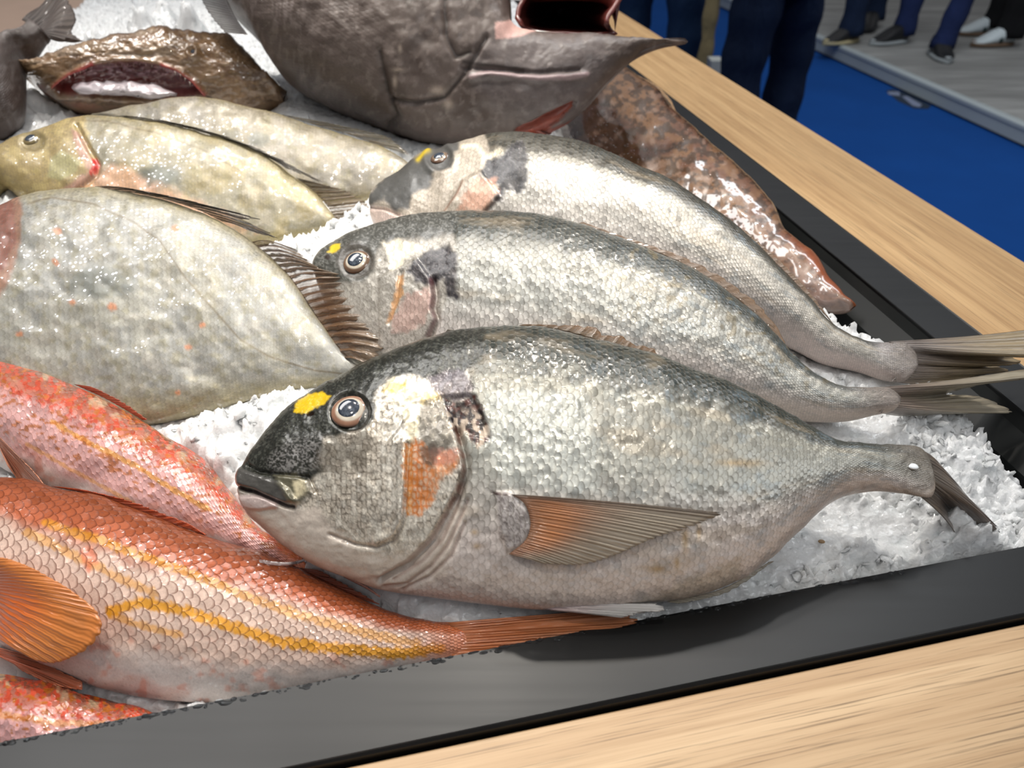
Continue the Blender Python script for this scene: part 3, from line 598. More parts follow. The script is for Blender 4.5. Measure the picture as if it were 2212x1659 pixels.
j1=Fish('john_dory','largest flat oval grey fish, nearest the front, touching the middle bream','fish',DG,
 [(-330,640,-330,670),(-250,560,-260,760),(-120,490,-130,850),(0,447,0,900),(53,424,60,915),(134,406,140,925),(203,404,220,928),(285,414,300,922),(366,433,380,908),(447,461,450,892),(549,522,540,868),(630,599,620,850),(692,690,690,838),(745,760,750,830),(800,785,800,828),(840,795,840,826)],
 (350,660,.938),27,(-.05,-1),[(0,.012),(.2,.02),(.5,.02),(.8,.013),(1,.006)],nu=420,nv=170,low=5,rows=60,cols=92,mat=MJ,
 paint=dory_paint(3,[(215,610,85,42,.62)],jd1x,line=[(60,440),(110,425),(200,440),(290,480),(345,520),(400,600),(480,690),(520,735),(580,770),(680,800),(780,812)]),carve=bumpy(2,.0022),exp=(1,.8))
FS=fin_mat('brown spined membrane',19,1.,.6,.0012,.2,.2)
fin(j1,'anal_fin',[(545,522),(600,570),(655,640),(700,710),(738,775)],[(640,540),(700,585),(760,600),(812,640),(834,700),(834,745),(800,790)],FS,fcol((122,88,60),(140,118,96)),.004,.014,nr=150,nl=22,ragged=.18,surf=False,bow=.005,ridge=.0011,rays=17,thick=.0006)
fin(j1,'dorsal_fin',[(205,403),(330,424),(420,450),(480,478)],[(300,412),(400,432),(490,455),(566,475),(540,478),(604,516),(545,500)],FS,fcol((92,84,70),(74,64,54)),.003,.012,nr=90,nl=16,ragged=.3,surf=False,bow=.002,ridge=.0008,rays=8)
def jd2x(U,V,c,m,n2):
    h=blot([(-200,300),(90,250),(180,240),(192,300),(215,350),(200,400),(160,440),(90,470),(-200,560)],U,V,6,5,12,3)
    c=lay(c,h*.8,(164,142,92));c=lay(c,h*ss(.5,.65,n2)*.5,(196,176,120))
    c=lay(c,blot([(100,380),(110,340),(135,325),(175,350),(165,370),(130,390)],U,V,4,3,8,6)*.7,(172,168,124))
    c=lay(c,blot([(155,280),(175,290),(195,340),(210,350),(205,380),(150,420),(130,410),(190,370),(165,320)],U,V,5,5,8,7)*.8,(178,134,120))
    c=lay(c,blot([(196,340),(206,338),(212,355),(207,372),(196,378),(192,372),(200,358)],U,V,2,3,5,8),(190,24,14))
    c=lay(c,blot([(215,372),(262,352),(300,380),(350,410),(420,430),(500,470),(560,500),(400,480),(250,425),(150,430),(180,400)],U,V,14,14,20,9)*.6,(212,158,124))
    c=lay(c,ss(30,20,np.hypot((U-68)*.75,V-302))*.7,(130,116,80))
    return c,m
j2=Fish('john_dory','flat oval yellowish dory with a dark flank spot and a red gill cut','fish',DG,
 [(-95,400,-95,415),(-50,350,-58,470),(0,320,0,410),(41,293,50,440),(102,273,110,465),(183,251,180,495),(244,251,240,515),(325,260,320,530),(407,277,400,540),(488,299,480,545),(529,313,530,543),(590,346,590,530),(639,382,635,518),(680,415,680,508),(715,455,712,500),(738,490,737,499)],
 (350,390,.95),31,(-.05,-1),[(0,.012),(.2,.02),(.5,.021),(.8,.013),(1,.006)],nu=360,nv=140,low=4,rows=46,cols=84,mat=MJ,
 paint=dory_paint(11,[(342,382,54,34,.85)],jd2x,tint=(148,136,102),grey=(132,127,110),line=[(175,262),(230,262),(330,285),(430,320),(520,370)]),carve=lambda U,V,q,t:bumpy(5,.0022)(U,V,q,t)-.003*np.exp(-(dline([(165,270),(190,320),(212,355),(205,378),(150,425)],U,V)/5)**2)-.002*ss(24,14,np.hypot((U-68)*.75,V-302)),exp=(1,.8))
eye(j2,68,302,19,seed=8,outer=(120,104,60),ring=(120,104,70))
FY=fin_mat('pale straw fin membrane',14,.95,.5,.0005,.3,.5)
fin(j2,'pectoral_fin',[(52,425),(72,418),(100,405)],[(44,372),(50,364),(72,358),(92,366)],FY,fcol((196,176,140),(206,192,166)),.003,.01,nr=50,nl=14,ragged=.12,surf=False,ridge=.0008,rays=12)
fin(j2,'dorsal_fin',[(250,252),(330,262),(430,284),(520,312),(570,336)],[(310,256),(407,272),(490,295),(560,322),(640,362),(702,397),(620,364)],FS,fcol((88,84,74),(70,60,50)),.003,.012,nr=80,nl=16,ragged=.35,surf=False,bow=.002,ridge=.0008,rays=8)
fin(j2,'anal_fin',[(640,384),(690,425),(738,490)],[(700,400),(770,420),(800,450),(790,490)],FS,fcol((110,90,60),(140,120,96)),.003,.008,nr=70,nl=14,ragged=.2,surf=False,ridge=.0008,rays=12)
j3=Fish('john_dory','pale flat dory farthest back, below the tan brown head with the open mouth','fish',DG,
 [(205,262,205,270),(260,236,265,300),(310,224,320,340),(354,214,380,370),(407,208,440,395),(468,211,500,415),(529,228,560,430),(610,248,620,440),(692,273,690,445),(753,290,750,445),(814,312,800,440),(860,335,845,425),(895,360,885,405),(918,378,912,392)],
 (600,330,.955),30,(-.05,-1),[(0,.012),(.2,.02),(.5,.021),(.8,.013),(1,.006)],nu=320,nv=120,low=4,rows=42,cols=76,mat=MJ,
 paint=dory_paint(21,[(560,300,30,18,.6),(500,290,22,12,.4)],None,tint=(136,127,108),grey=(126,121,112)),carve=bumpy(8,.0022),exp=(1,.8))
fin(j3,'dorsal_fin',[(610,248),(692,273),(753,290),(814,312)],[(690,262),(760,276),(840,296),(892,338)],FS,fcol((140,126,100),(150,140,118)),.002,.004,nr=70,nl=10,ragged=.25,surf=False,ridge=.0006,rays=14)
fin(j3,'tail_fin',[(900,365),(912,380),(905,395)],[(960,350),(965,385),(940,410)],FY,fcol((150,140,116),(160,150,130)),-.01,-.012,nr=30,nl=8,ragged=.1,surf=False)
# ------------------------------------------------------------------ red mullets
def mullet_paint(seed,lines,redder=0.,rowsx=1.):
    def f(U,V,q,t):
        n1=fbm(q*30,t*7,seed);n2=fbm(U/9,V/9,seed+3,3);n3=fbm(U/28,V/28,seed+5,3)
        c=np.ones(U.shape+(3,))*srgb((214,186,170))
        c=lay(c,np.full(U.shape,redder*.8),(216,158,160))
        tt=t+(n1-.5)*.2
        c=lay(c,ss(.2,.5,tt)*(.9-.2*redder),(170,74,14));c=lay(c,ss(.5,.95,tt)*.8,(112,54,22))
        c=lay(c,ss(-.5,-.8,tt),(208,196,190))
        c=lay(c,ss(.6,.75,n3)*ss(-.2,-.6,tt)*.5,(206,130,104))
        for pl_,w_,k in lines:
            d=dline(pl_,U,V)+(n2-.5)*w_*1.2
            c=lay(c,ss(w_*1.1,w_*.5,d)*k,(218,150,4))
        if redder:
            c=lay(c,ss(.1,.4,tt)*ss(.46,.6,n2)*redder,(196,70,40));c=lay(c,ss(.4,.8,tt)*ss(.55,.7,n3)*.7*redder,(196,176,140))
            c=lay(c,ss(.62,.7,fbm(U/14,V/8,seed+7,2))*ss(-.7,-.3,tt)*redder*.9,(178,100,24))
        c=lay(c,ss(.88,.98,q)*.8,(206,110,60))
        c=lay(c,blot([(170,1190),(200,1180),(215,1215),(190,1235)],U,V,5,8,9,3)*.7,(224,120,84))
        m=np.zeros(U.shape+(3,));m[...,0]=.06;m[...,1]=.3;m[...,2]=ss(-.75,-.35,t)*.95+.05
        return c,m
    return f
MM=fish_mat('red mullet scaled skin',edge=(96,40,14),edgeamt=.8,spec=.3,kk=.42,bump=.0009,fine=2600.,drop=330.,droph=.06,cior=2.,bc=.12,randamt=.22,coat=1.,ew=.19)
MM2=fish_mat('rose mullet skin',edge=(190,96,50),edgeamt=.35,kk=.42,bump=.0009,fine=2600.,drop=300.,droph=.06,cior=2.,bc=.2,randamt=.3,coat=1.,ew=.12)
MG='red mullets along the front rim'
m1=Fish('red_mullet','orange red mullet with yellow stripes and an orange fin lying along the front rim','fish',MG,
 [(-260,1080,-260,1120),(-180,1040,-200,1260),(-90,1027,-110,1345),(0,1029,0,1394),(64,1035,50,1418),(128,1053,110,1446),(214,1070,192,1479),(299,1100,270,1500),(385,1134,350,1512),(470,1164,430,1518),(556,1189,510,1519),(620,1215,575,1514),(684,1245,640,1505),(769,1288,735,1488),(812,1309,790,1475),(876,1330,860,1455),(940,1342,930,1440),(1000,1347,1000,1424),(1020,1362,1018,1410),(1030,1380,1029,1394)],
 (450,1320,.892),24,(-.2,-1),[(0,.012),(.2,.025),(.5,.026),(.75,.019),(.9,.011),(1,.006)],nu=460,nv=190,low=5,rows=20,cols=56,mat=MM,
 paint=mullet_paint(2,[([(240,1320),(300,1300),(400,1320),(500,1352),(600,1385),(720,1400),(860,1412),(950,1400)],15,.9),([(60,1150),(150,1195),(240,1240),(330,1280)],12,.55),([(100,1130),(250,1180),(400,1235),(540,1290),(650,1330),(800,1370),(900,1390)],12,.6),([(240,1330),(300,1350),(390,1372)],10,.6)]),carve=bumpy(3,.0012),ends=(.02,.15))
MO=fin_mat('orange fin membrane',22,.97,.25,.0005,.28,.8)
fin(m1,'pectoral_fin',[(-60,1225),(-20,1250),(0,1290),(-10,1360)],[(0,1212),(62,1224),(135,1256),(200,1295),(244,1330),(249,1360),(228,1386),(190,1404),(145,1412),(100,1402)],MO,fcol((214,100,34),(224,136,66),(228,112,40)),.003,.012,nr=110,nl=30,ragged=.025,surf=True,ridge=.0003,rays=22,bow=.004)
fin(m1,'pelvic_fin',[(-60,1385),(-30,1405),(20,1425)],[(60,1415),(130,1450),(184,1478),(178,1490),(120,1480),(50,1450)],MO,fcol((214,110,70),(196,110,74)),.006,.006,nr=50,nl=18,ragged=.03,surf=False)
fin(m1,'dorsal_fin',[(110,1050),(214,1072),(299,1102),(385,1136),(440,1155)],[(180,1058),(280,1082),(350,1108),(410,1132),(446,1156)],MO,fcol((150,64,30),(178,72,32)),.002,.004,nr=60,nl=8,ragged=.2,surf=False)
fin(m1,'second_dorsal_fin',[(640,1226),(700,1254),(770,1290)],[(690,1232),(760,1270),(822,1306)],MO,fcol((160,70,40),(176,90,60)),.0,.001,nr=40,nl=8,ragged=.2,surf=False)
fin(m1,'tail_fin',[(968,1345),(985,1380),(972,1428)],[(1280,1320),(1350,1326),(1380,1342),(1300,1365),(1250,1385),(1290,1420),(1330,1450)],MO,fcol((206,120,70),(190,116,70)),.0035,-.003,nr=80,nl=24,ragged=.03,surf=False)
m2=Fish('red_mullet','rosy pink mullet behind the striped one, its tail tucked under the bream chin','fish',MG,
 [(-170,850,-175,870),(-120,800,-130,930),(-60,783,-60,975),(0,783,0,1010),(66,796,50,1040),(133,816,110,1068),(199,846,170,1095),(265,879,235,1120),(318,912,290,1140),(365,942,345,1158),(414,969,400,1175),(448,995,445,1190),(474,1029,490,1203),(504,1068,530,1215),(530,1105,565,1226),(564,1141,600,1235),(613,1174,640,1245),(660,1208,672,1250)],
 (300,1010,.903),26,(-.3,-1),[(0,.012),(.2,.026),(.5,.027),(.75,.019),(.9,.011),(1,.006)],nu=400,nv=160,low=5,rows=19,cols=58,mat=MM2,
 paint=mullet_paint(12,[([(110,910),(200,960),(300,1010),(360,1050),(450,1100)],7,.7),([(60,960),(200,1040),(290,1085)],5,.5)],.85),carve=bumpy(13,.0022),ends=(.02,.15))
fin(m2,'pectoral_fin',[(2,938),(5,950),(8,965)],[(60,990),(92,1020),(116,1052),(60,1040),(30,1000)],MO,fcol((216,140,110),(220,150,116)),.004,.006,nr=40,nl=16,ragged=.03,surf=True)
fin(m2,'dorsal_fin',[(160,830),(230,862),(310,908)],[(200,836),(265,868),(318,906)],MO,fcol((150,60,36),(176,80,50)),.001,.003,nr=40,nl=8,ragged=.2,surf=False)
fin(m2,'tail_fin',[(652,1206),(664,1228),(668,1248)],[(735,1222),(800,1262),(840,1298),(770,1290),(720,1285)],MO,fcol((170,92,72),(186,130,116)),0,-.002,nr=40,nl=12,ragged=.05,surf=False)
m3=Fish('red_mullet','glossy pink mullet in the lower left corner, lowest against the front rim','fish',MG,
 [(-250,1520,-250,1560),(-180,1465,-190,1640),(-90,1450,-110,1690),(0,1454,-20,1710),(45,1461,30,1708),(102,1475,90,1700),(158,1493,150,1688),(203,1502,200,1672),(249,1515,250,1655),(294,1527,300,1635),(340,1542,350,1615),(400,1560,402,1600)],
 (100,1580,.868),20,(-.2,-1),[(0,.012),(.2,.02),(.5,.021),(.8,.013),(1,.006)],nu=300,nv=120,low=4,rows=15,cols=40,mat=MM2,
 paint=mullet_paint(22,[([(0,1545),(100,1560),(200,1560),(300,1560)],9,.5)],1.),carve=bumpy(23,.0025))
# ------------------------------------------------------------------ big dark fish with open jaw
MW=fish_mat('dark brown grey skin',edge=(70,62,56),edgeamt=.3,bump=.0006,fine=1500.,drop=300.,droph=.3,randamt=.2,coat=.15,coatr=.3,spec=.3)
def wreck_paint(U,V,q,t):
    n1=fbm(U/60,V/60,3,4);n2=fbm(U/14,V/14,5,4);n3=fbm(U/5,V/30,7,3)
    c=np.ones(U.shape+(3,))*srgb((98,86,80))
    c=lay(c,ss(.45,.65,n1)*.6,(72,60,54));c=lay(c,ss(.55,.7,n2)*.5,(128,116,110));c=lay(c,ss(.55,.7,n3)*.4*ss(760,600,U),(142,130,126))
    c=lay(c,blot([(1060,75),(1300,80),(1320,130),(1260,240),(1200,260),(1050,230),(1000,150)],U,V,25,12,30,9)*.4,(112,104,104))
    for pl_ in ([(820,110),(838,200),(860,250),(830,285)],[(1050,80),(1000,160),(960,210),(900,222),(850,215)],[(960,0),(965,80),(985,120),(1015,110)],[(1000,132),(1060,140),(1130,150)]):
        c=lay(c,np.exp(-(dline(pl_,U,V)/4)**2)*.75,(44,36,32))
    pk=np.exp(-(dline([(1018,166),(1050,155),(1100,162),(1160,170),(1230,168),(1268,160)],U,V)/6)**4);c=lay(c,pk*.85,(158,136,136))
    for a in ((853,176,5,12),(864,105,4,9),(945,195,14,8),(968,225,10,10),(860,150,12,4)):
        c=lay(c,np.exp(-((U-a[0])/a[2])**2-((V-a[1])/a[3])**2)*.8,(176,160,146))
    c=lay(c,blot([(1070,50),(1110,45),(1160,68),(1120,82),(1072,82)],U,V,4,4,9,12),(206,166,156))
    g=blot([(1085,300),(1119,280),(1200,240),(1240,222),(1236,240),(1215,260),(1170,290),(1150,305)],U,V,2,2,6,13);c=lay(c,g,(128,62,48))
    m=np.zeros(U.shape+(3,));m[...,0]=0;m[...,1]=.48;m[...,2]=ss(900,780,U)*.6
    return c,m
def wreck_carve(U,V,q,t):
    d=(fbm(U/80,V/80,3,3)-.5)*.008+(fbm(U/18,V/18,5,3)-.5)*.002
    for pl_,w_,a in (([(820,110),(838,200),(860,250),(830,285)],8,.004),([(1050,80),(1000,160),(960,210),(900,222),(850,215)],7,.004),([(960,0),(965,80),(985,120),(1015,110)],7,.003),([(1000,145),(1090,152),(1160,158),(1250,150)],5,.003),([(1119,283),(1200,245),(1240,225)],6,.006),([(1150,305),(1200,268),(1240,235)],4,.004)):
        d-=a*np.exp(-(dline(pl_,U,V)/w_)**2)
    d+=.004*np.exp(-(dline([(1020,168),(1060,160),(1160,172),(1265,162)],U,V)/9)**2)
    return d
wf=Fish('wreckfish','huge dark brown grey fish with a gaping mouth and a long pointed lower jaw','fish',None,
 [(1486,88,1484,93),(1419,80,1419,108),(1365,77,1365,135),(1329,74,1314,181),(1240,72,1264,239),(1148,68,1198,284),(1104,46,1130,302),(1106,-20,1050,308),(1085,-90,985,311),(1010,-130,910,308),(860,-140,850,296),(740,-150,755,262),(640,-150,680,230),(560,-150,610,190),(500,-150,560,120),(440,-150,490,50),(380,-150,430,-20),(320,-140,340,-80)],
 (850,80,1.035),44,(-.1,-1),[(0,.004),(.08,.012),(.2,.03),(.35,.055),(.5,.075),(.75,.08),(1,.06)],nu=420,nv=170,low=5,sup0=.42,rows=70,cols=110,mat=MW,paint=wreck_paint,carve=wreck_carve,ends=(.01,.02),exp=(1,.9))
# mouth: concave red lining between the jaws
def mouth():
    ring=spl([(1112,40),(1118,12),(1150,-30),(1230,-60),(1310,-55),(1350,-20),(1334,15),(1316,43),(1322,62),(1335,74),(1290,80),(1220,78),(1160,74),(1128,62),(1112,40)],np.linspace(0,1,81))[:-1]
    n=30;m_=80;X=[];C=[]
    for i in range(n):
        a=i/(n-1);r=1-a*.995
        for j in range(m_):
            u=1205+(ring[j,0]-1205)*r;v=30+(ring[j,1]-30)*r
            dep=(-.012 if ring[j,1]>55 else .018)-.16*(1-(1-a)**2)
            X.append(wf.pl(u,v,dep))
            k=float(fbm(np.array(u/22.),np.array(v/22.),4));cc=srgb((120,60,54))*(1-a)+srgb((48,18,16))*a  # cavity shade painted in: lining colour darkens with depth
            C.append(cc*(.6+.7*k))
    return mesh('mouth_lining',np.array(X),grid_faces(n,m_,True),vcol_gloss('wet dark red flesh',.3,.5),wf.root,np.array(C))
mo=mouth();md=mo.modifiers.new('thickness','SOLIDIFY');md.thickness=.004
ju=Fish('upper',None,None,None,[(930,-105,960,-10),(1000,-115,1020,-8),(1040,-118,1050,-6),(1090,-125,1095,-2),(1150,-130,1160,4),(1230,-128,1240,2),(1300,-105,1305,10),(1336,-70,1325,42),(1348,-40,1328,70)],
 (850,80,1.035),44,(-.1,-1),[(0,.045),(.5,.036),(.8,.022),(1,.008)],nu=120,nv=60,low=4,mat=vcol_gloss('dark red mouth flesh',.35,.4),paint=lambda U,V,q,t:(lay(lay(np.ones(U.shape+(3,))*srgb((120,56,48)),ss(.4,.7,fbm(U/30,V/20,4)),(84,30,26)),ss(-.2,.4,t),(96,84,78)),np.zeros(U.shape+(3,))),name='upper_jaw',parent=wf.root,support=False)
fin(wf,'gill_filaments',[(1100,300),(1160,270),(1236,226)],[(1160,305),(1195,282),(1238,238)],fin_mat('red gill folds',5,1.,.7,.003,.4),fcol((150,72,54),(120,56,44)),.0,.0,nr=40,nl=12,ragged=.0,surf=True,ridge=.003,rays=4)
fin(wf,'pectoral_fin',[(490,0),(510,40),(535,75)],[(425,-20),(452,30),(485,70)],fin_mat('pale grey fin',16,.95,.4,.0006,.5),fcol((150,144,142),(186,184,182)),.03,.02,nr=40,nl=12,surf=False)
# ------------------------------------------------------------------ brown fish with open mouth
MK=fish_mat('wet tan brown skin',edge=(110,84,60),edgeamt=.0,bump=.0,fine=900.,drop=230.,droph=.6,randamt=.0,coat=1.,coatr=.06)
OPEN=[(112,190),(145,166),(199,142),(249,135),(294,133),(339,140),(384,156),(418,181),(441,205),(400,212),(335,214),(250,208),(180,206),(130,204)]
def monk_paint(U,V,q,t):
    n1=fbm(U/45,V/20,3,4);n2=fbm(U/10,V/10,5,3)
    c=np.ones(U.shape+(3,))*srgb((150,118,86))
    c=lay(c,ss(.45,.65,n1)*.7,(112,84,60));c=lay(c,ss(.52,.7,fbm(U/50,V/9,8,3))*.5*ss(500,350,U),(176,158,138));c=lay(c,ss(.55,.7,n2)*.3,(178,150,110))
    o=ss(-3,3,sdf(OPEN,U,V));c=lay(c,o,(112,52,50));c=lay(c,o*ss(188,158,V)*ss(.4,.6,n2),(190,150,158))
    rl=dline([(118,185),(150,162),(200,140)],U,V);rl2=dline([(350,142),(385,156),(418,178),(440,203)],U,V)
    c=lay(c,np.exp(-(np.minimum(rl,rl2)/5)**2),(196,60,58))
    c=lay(c,np.exp(-(dline([(88,190),(96,205),(110,215)],U,V)/6)**2)*.7,(196,110,104));c=lay(c,blot([(110,215),(200,225),(260,240),(200,258),(130,240)],U,V,8,8,14,6)*.5,(160,92,66))
    m=np.zeros(U.shape+(3,));m[...,1]=.34;m[...,0]=0
    return c,m
def monk_carve(U,V,q,t):
    d=-.016*ss(-3,9,sdf(OPEN,U,V))+.005*np.exp(-(dline([(112,186),(145,162),(199,137),(249,130),(294,128),(339,135),(384,151),(418,176),(441,200)],U,V)/7)**2)
    d+=.003*np.exp(-(dline([(115,210),(180,212),(260,214),(340,220),(400,216)],U,V)/7)**2)
    d+=(fbm(U/50,V/25,3,4)-.5)*.009+(fbm(U/12,V/10,5,3)-.5)*.003
    r=np.hypot(U-418,V-114);d+=.005*np.exp(-((r-10)/6)**2)
    return d
mk=Fish('monkfish','tan brown fish head with a wide open red lipped mouth holding something white','fish',None,
 [(56,160,58,175),(62,138,75,205),(86,127,100,227),(136,113,145,252),(181,99,190,262),(226,88,240,268),(271,77,290,270),(316,66,340,268),(366,52,390,264),(429,66,440,260),(480,69,490,258),(517,81,530,256),(553,114,560,250),(582,146,585,244),(610,179,603,234),(620,199,612,218)],
 (330,170,.985),36,(0,-1),[(0,.03),(.3,.055),(.6,.055),(1,.03)],nu=320,nv=150,low=4,mat=MK,paint=monk_paint,carve=monk_carve,ends=(.03,.06),exp=(1,.9))
eye(mk,417,113,10,seed=4,outer=(90,84,74),ring=(110,110,104))
def lump(f,name,poly,off,bul,mat,colf,parent=None,n=16,m_=48,c0=None,seed=0):
    pt=np.array(poly,float);r=spl(np.vstack([pt,pt[:1]]),np.linspace(0,1,m_+1))[:-1];cc=pt.mean(0) if c0 is None else np.array(c0)
    X=[];C=[]
    for i in range(n):
        a=i/(n-1)
        for j in range(m_):
            u,v=cc+(r[j]-cc)*a
            X.append(f.pl(u,v,off+bul*(math.sqrt(max(0,1-a*a))))+f.n*float(fbm(np.array(u/9.),np.array(v/9.),seed)-.5)*bul*.5);C.append(colf(u,v))
    o=mesh(name,np.array(X),grid_faces(n,m_,True),mat,parent or f.root,np.array(C));s=o.modifiers.new('thickness','SOLIDIFY');s.thickness=.003;return o
lump(mk,'swollen_tongue',[(154,190),(170,178),(215,176),(271,173),(300,178),(339,182),(365,195),(384,204),(335,216),(290,208),(240,205),(190,204),(165,200)],.032,.016,vcol_gloss('wet white membrane',.25,.8),lambda u,v:srgb((206,196,200))*(1-.5*math.exp(-((u-275)/12)**2-((v-190)/5)**2)))
TM=plain('tooth ivory',(206,186,176),.3,coat=.6)
for i in range(22):
    a=i/21.;p=spl([(150,166),(199,144),(249,138),(294,136),(339,143),(384,158),(410,178)],np.array([a]))[0]
    L=5+4*random.random();b0=mk.pl(p[0],p[1],.043);b1=mk.pl(p[0]+random.uniform(-1,1),p[1]+L,.038)
    s_=.0011;X=[b0+s_*np.array([math.cos(k*2.1),0,math.sin(k*2.1)]) for k in range(3)]+[b1]
    mesh('tooth',X,[(0,1,3),(1,2,3),(2,0,3),(0,2,1)],TM,mk.root)
# ------------------------------------------------------------------ mottled slimy fish by the right rim
MS=fish_mat('mottled slimy brown skin',edge=(110,84,60),edgeamt=.0,bump=.0,fine=900.,drop=200.,droph=.7,randamt=.0,coat=1.,coatr=.04)
def spot_paint(U,V,q,t):
    n1=fbm(U/13,V/9,3,3);n2=fbm(U/40,V/40,5,3)
    c=np.ones(U.shape+(3,))*srgb((136,98,64))
    c=lay(c,ss(.45,.65,n2)*.7,(106,64,42));c=lay(c,ss(.2,-.5,t)*.8*ss(.6,.2,q),(58,42,36))
    c=lay(c,ss(.56,.7,fbm(U/22,V/16,9,3))*.5,(158,130,112));c=lay(c,ss(.5,.6,n1)*.85,(66,44,20))
    c=lay(c,ss(.7,.85,q)*ss(-.2,.4,t)*.9,(158,80,36));c=lay(c,ss(.6,1,q)*ss(.2,-.6,t)*.7,(176,150,140))
    m=np.zeros(U.shape+(3,));m[...,1]=.3
    return c,m
sf=Fish('spotted_fish','brown mottled slimy fish lying along the right rim under the pointed jaw','fish',None,
 [(1290,120,1200,230),(1343,142,1215,300),(1392,172,1250,360),(1427,194,1300,400),(1455,235,1345,430),(1500,273,1400,455),(1541,312,1450,480),(1590,350,1500,505),(1640,400,1550,530),(1680,450,1600,560),(1705,500,1650,590),(1743,536,1690,615),(1768,553,1715,640),(1800,608,1750,655),(1830,645,1790,668),(1848,662,1837,670)],
 (1500,380,.915),14,(-.7,-.7),[(0,.024),(.5,.026),(.8,.017),(1,.008)],nu=320,nv=130,low=4,mat=MS,paint=spot_paint,carve=lambda U,V,q,t:(fbm(U/60,V/60,3,3)-.5)*.006+(fbm(U/12,V/12,5,2)-.5)*.0004,ends=(.03,.04))
fin(sf,'dorsal_fin',[(1350,148),(1400,180),(1440,215),(1458,245)],[(1366,160),(1408,178),(1446,212),(1466,256)],fin_mat('thin tan membrane',10,.9,.3,.0005,.25),fcol((150,122,92),(176,140,100)),.0,.0,nr=40,nl=8,surf=False,ragged=.05)
# ------------------------------------------------------------------ dark fish at the left edge
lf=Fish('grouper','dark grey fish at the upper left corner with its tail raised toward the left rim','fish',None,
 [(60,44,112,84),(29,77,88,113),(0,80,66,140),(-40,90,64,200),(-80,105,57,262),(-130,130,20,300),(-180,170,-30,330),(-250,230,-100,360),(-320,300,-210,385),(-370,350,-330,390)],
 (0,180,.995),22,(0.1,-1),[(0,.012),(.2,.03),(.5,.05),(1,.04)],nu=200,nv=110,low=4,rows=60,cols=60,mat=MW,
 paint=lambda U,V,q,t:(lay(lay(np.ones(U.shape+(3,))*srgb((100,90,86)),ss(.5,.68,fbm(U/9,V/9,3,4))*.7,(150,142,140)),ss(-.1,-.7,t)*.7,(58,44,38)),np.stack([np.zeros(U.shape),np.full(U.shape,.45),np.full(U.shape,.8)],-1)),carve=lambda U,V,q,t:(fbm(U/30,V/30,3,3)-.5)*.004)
fin(lf,'tail_fin',[(50,48),(75,62),(108,86)],[(96,-2),(118,-32),(142,-22),(150,4),(160,24),(163,42),(152,62),(162,74),(178,87),(146,82)],fin_mat('dark tail membrane',16,1.,.5,.0006,.7,0.,.05),fcol((70,60,56),(74,62,56)),.0,.0,nr=90,nl=20,surf=False,ragged=.04,wave=.003)

# ------------------------------------------------------------------ display counter
RT=.90; AI,AO=.215,.176; BI,BO=.4195,.4585; LI,LO=-.418,-.456; FARI,FARO=2.02,2.06
ctr=empty('display_counter',K(1.05,0,0),'fish counter with pale wood borders around a black metal tray rim','counter')
def wood(name,across,c1=(212,180,138),c2=(176,140,98),sc=1.):
    """pale oak laminate, grain along e1 (across='b') or e2 (across='a')"""
    n=N(name);ob=n.obj();mp=n.n('ShaderNodeMapping',vector_type='POINT');n.L(ob,mp.inputs[0])
    mp.inputs['Rotation'].default_value=(0,0,-AZ)
    sp=n.n('ShaderNodeSeparateXYZ');n.L(mp.outputs[0],sp.inputs[0])
    al,ac=(sp.outputs[1],sp.outputs[0]) if across=='b' else (sp.outputs[0],sp.outputs[1])
    def vec(sa,sc_):
        x=n.n('ShaderNodeCombineXYZ');n.put(x.inputs[0],n.M('MULTIPLY',al,sa));n.put(x.inputs[1],n.M('MULTIPLY',ac,sc_));return x.outputs[0]
    big=n.noise(vec(1.3*sc,34*sc),1.,3,.5,.6);mid=n.noise(vec(3*sc,150*sc),1.,4,.6,.3);fi=n.noise(vec(14*sc,900*sc),1.,3,.6)
    c=n.ramp(big,[(.3,c4(c1)),(.5,c4([a*.62+b*.38 for a,b in zip(c1,c2)])),(.62,c4(c1)),(.72,c4(c2)),(.8,c4(c1))])
    c=n.mix(n.M('MULTIPLY',n.ramp(mid,[(.42,(0,0,0)),(.66,(1,1,1))]),.6),c,c4(c2))
    c=n.mix(n.M('MULTIPLY',n.ramp(fi,[(.55,(0,0,0)),(.68,(1,1,1))]),.7),c,c4([x*.66 for x in c2]))
    n.set(col=c,rough=.42,nrm=n.bump(fi,.4,.0003),spec=.4);return n.m
W1=wood('pale oak right board','b',(214,176,126),(170,130,86));W2=wood('pale oak front board','a',(224,192,152),(182,146,108))
def cbox(name,a0,a1,b0,b1,z0,z1,mat,bv=.001):
    V,f=boxv(a0,a1,b0,b1,z0,z1);return bevel(mesh(name,V,f,mat,ctr,smooth=False),bv)
cbox('wood_border',AO-.0015-.30,FARO+.2,BO+.0008,BO+.122,RT-.045,RT-.0015,W1)
cbox('wood_border',AO-.30,AO-.002,LO-.12,BO,RT-.045,RT-.004,W2)
W3=plain('wood border tinted for lighting',(176,150,132),.5,var=.1,sc=20)  # same wood as the other borders; its different lighting is put into this colour
cbox('wood_border',AO-.30,FARO+.2,LO-.55,LO-.0015,RT-.045,RT-.003,W3)
PB=plain('dark cabinet panel',(60,56,52),.5)
for a in (('cabinet_panel',AO-.28,FARO,BO+.09,BO+.105,0,RT-.046),('cabinet_panel',AO-.28,AO-.265,LO-.4,BO+.09,0,RT-.046)): cbox(*a,PB)
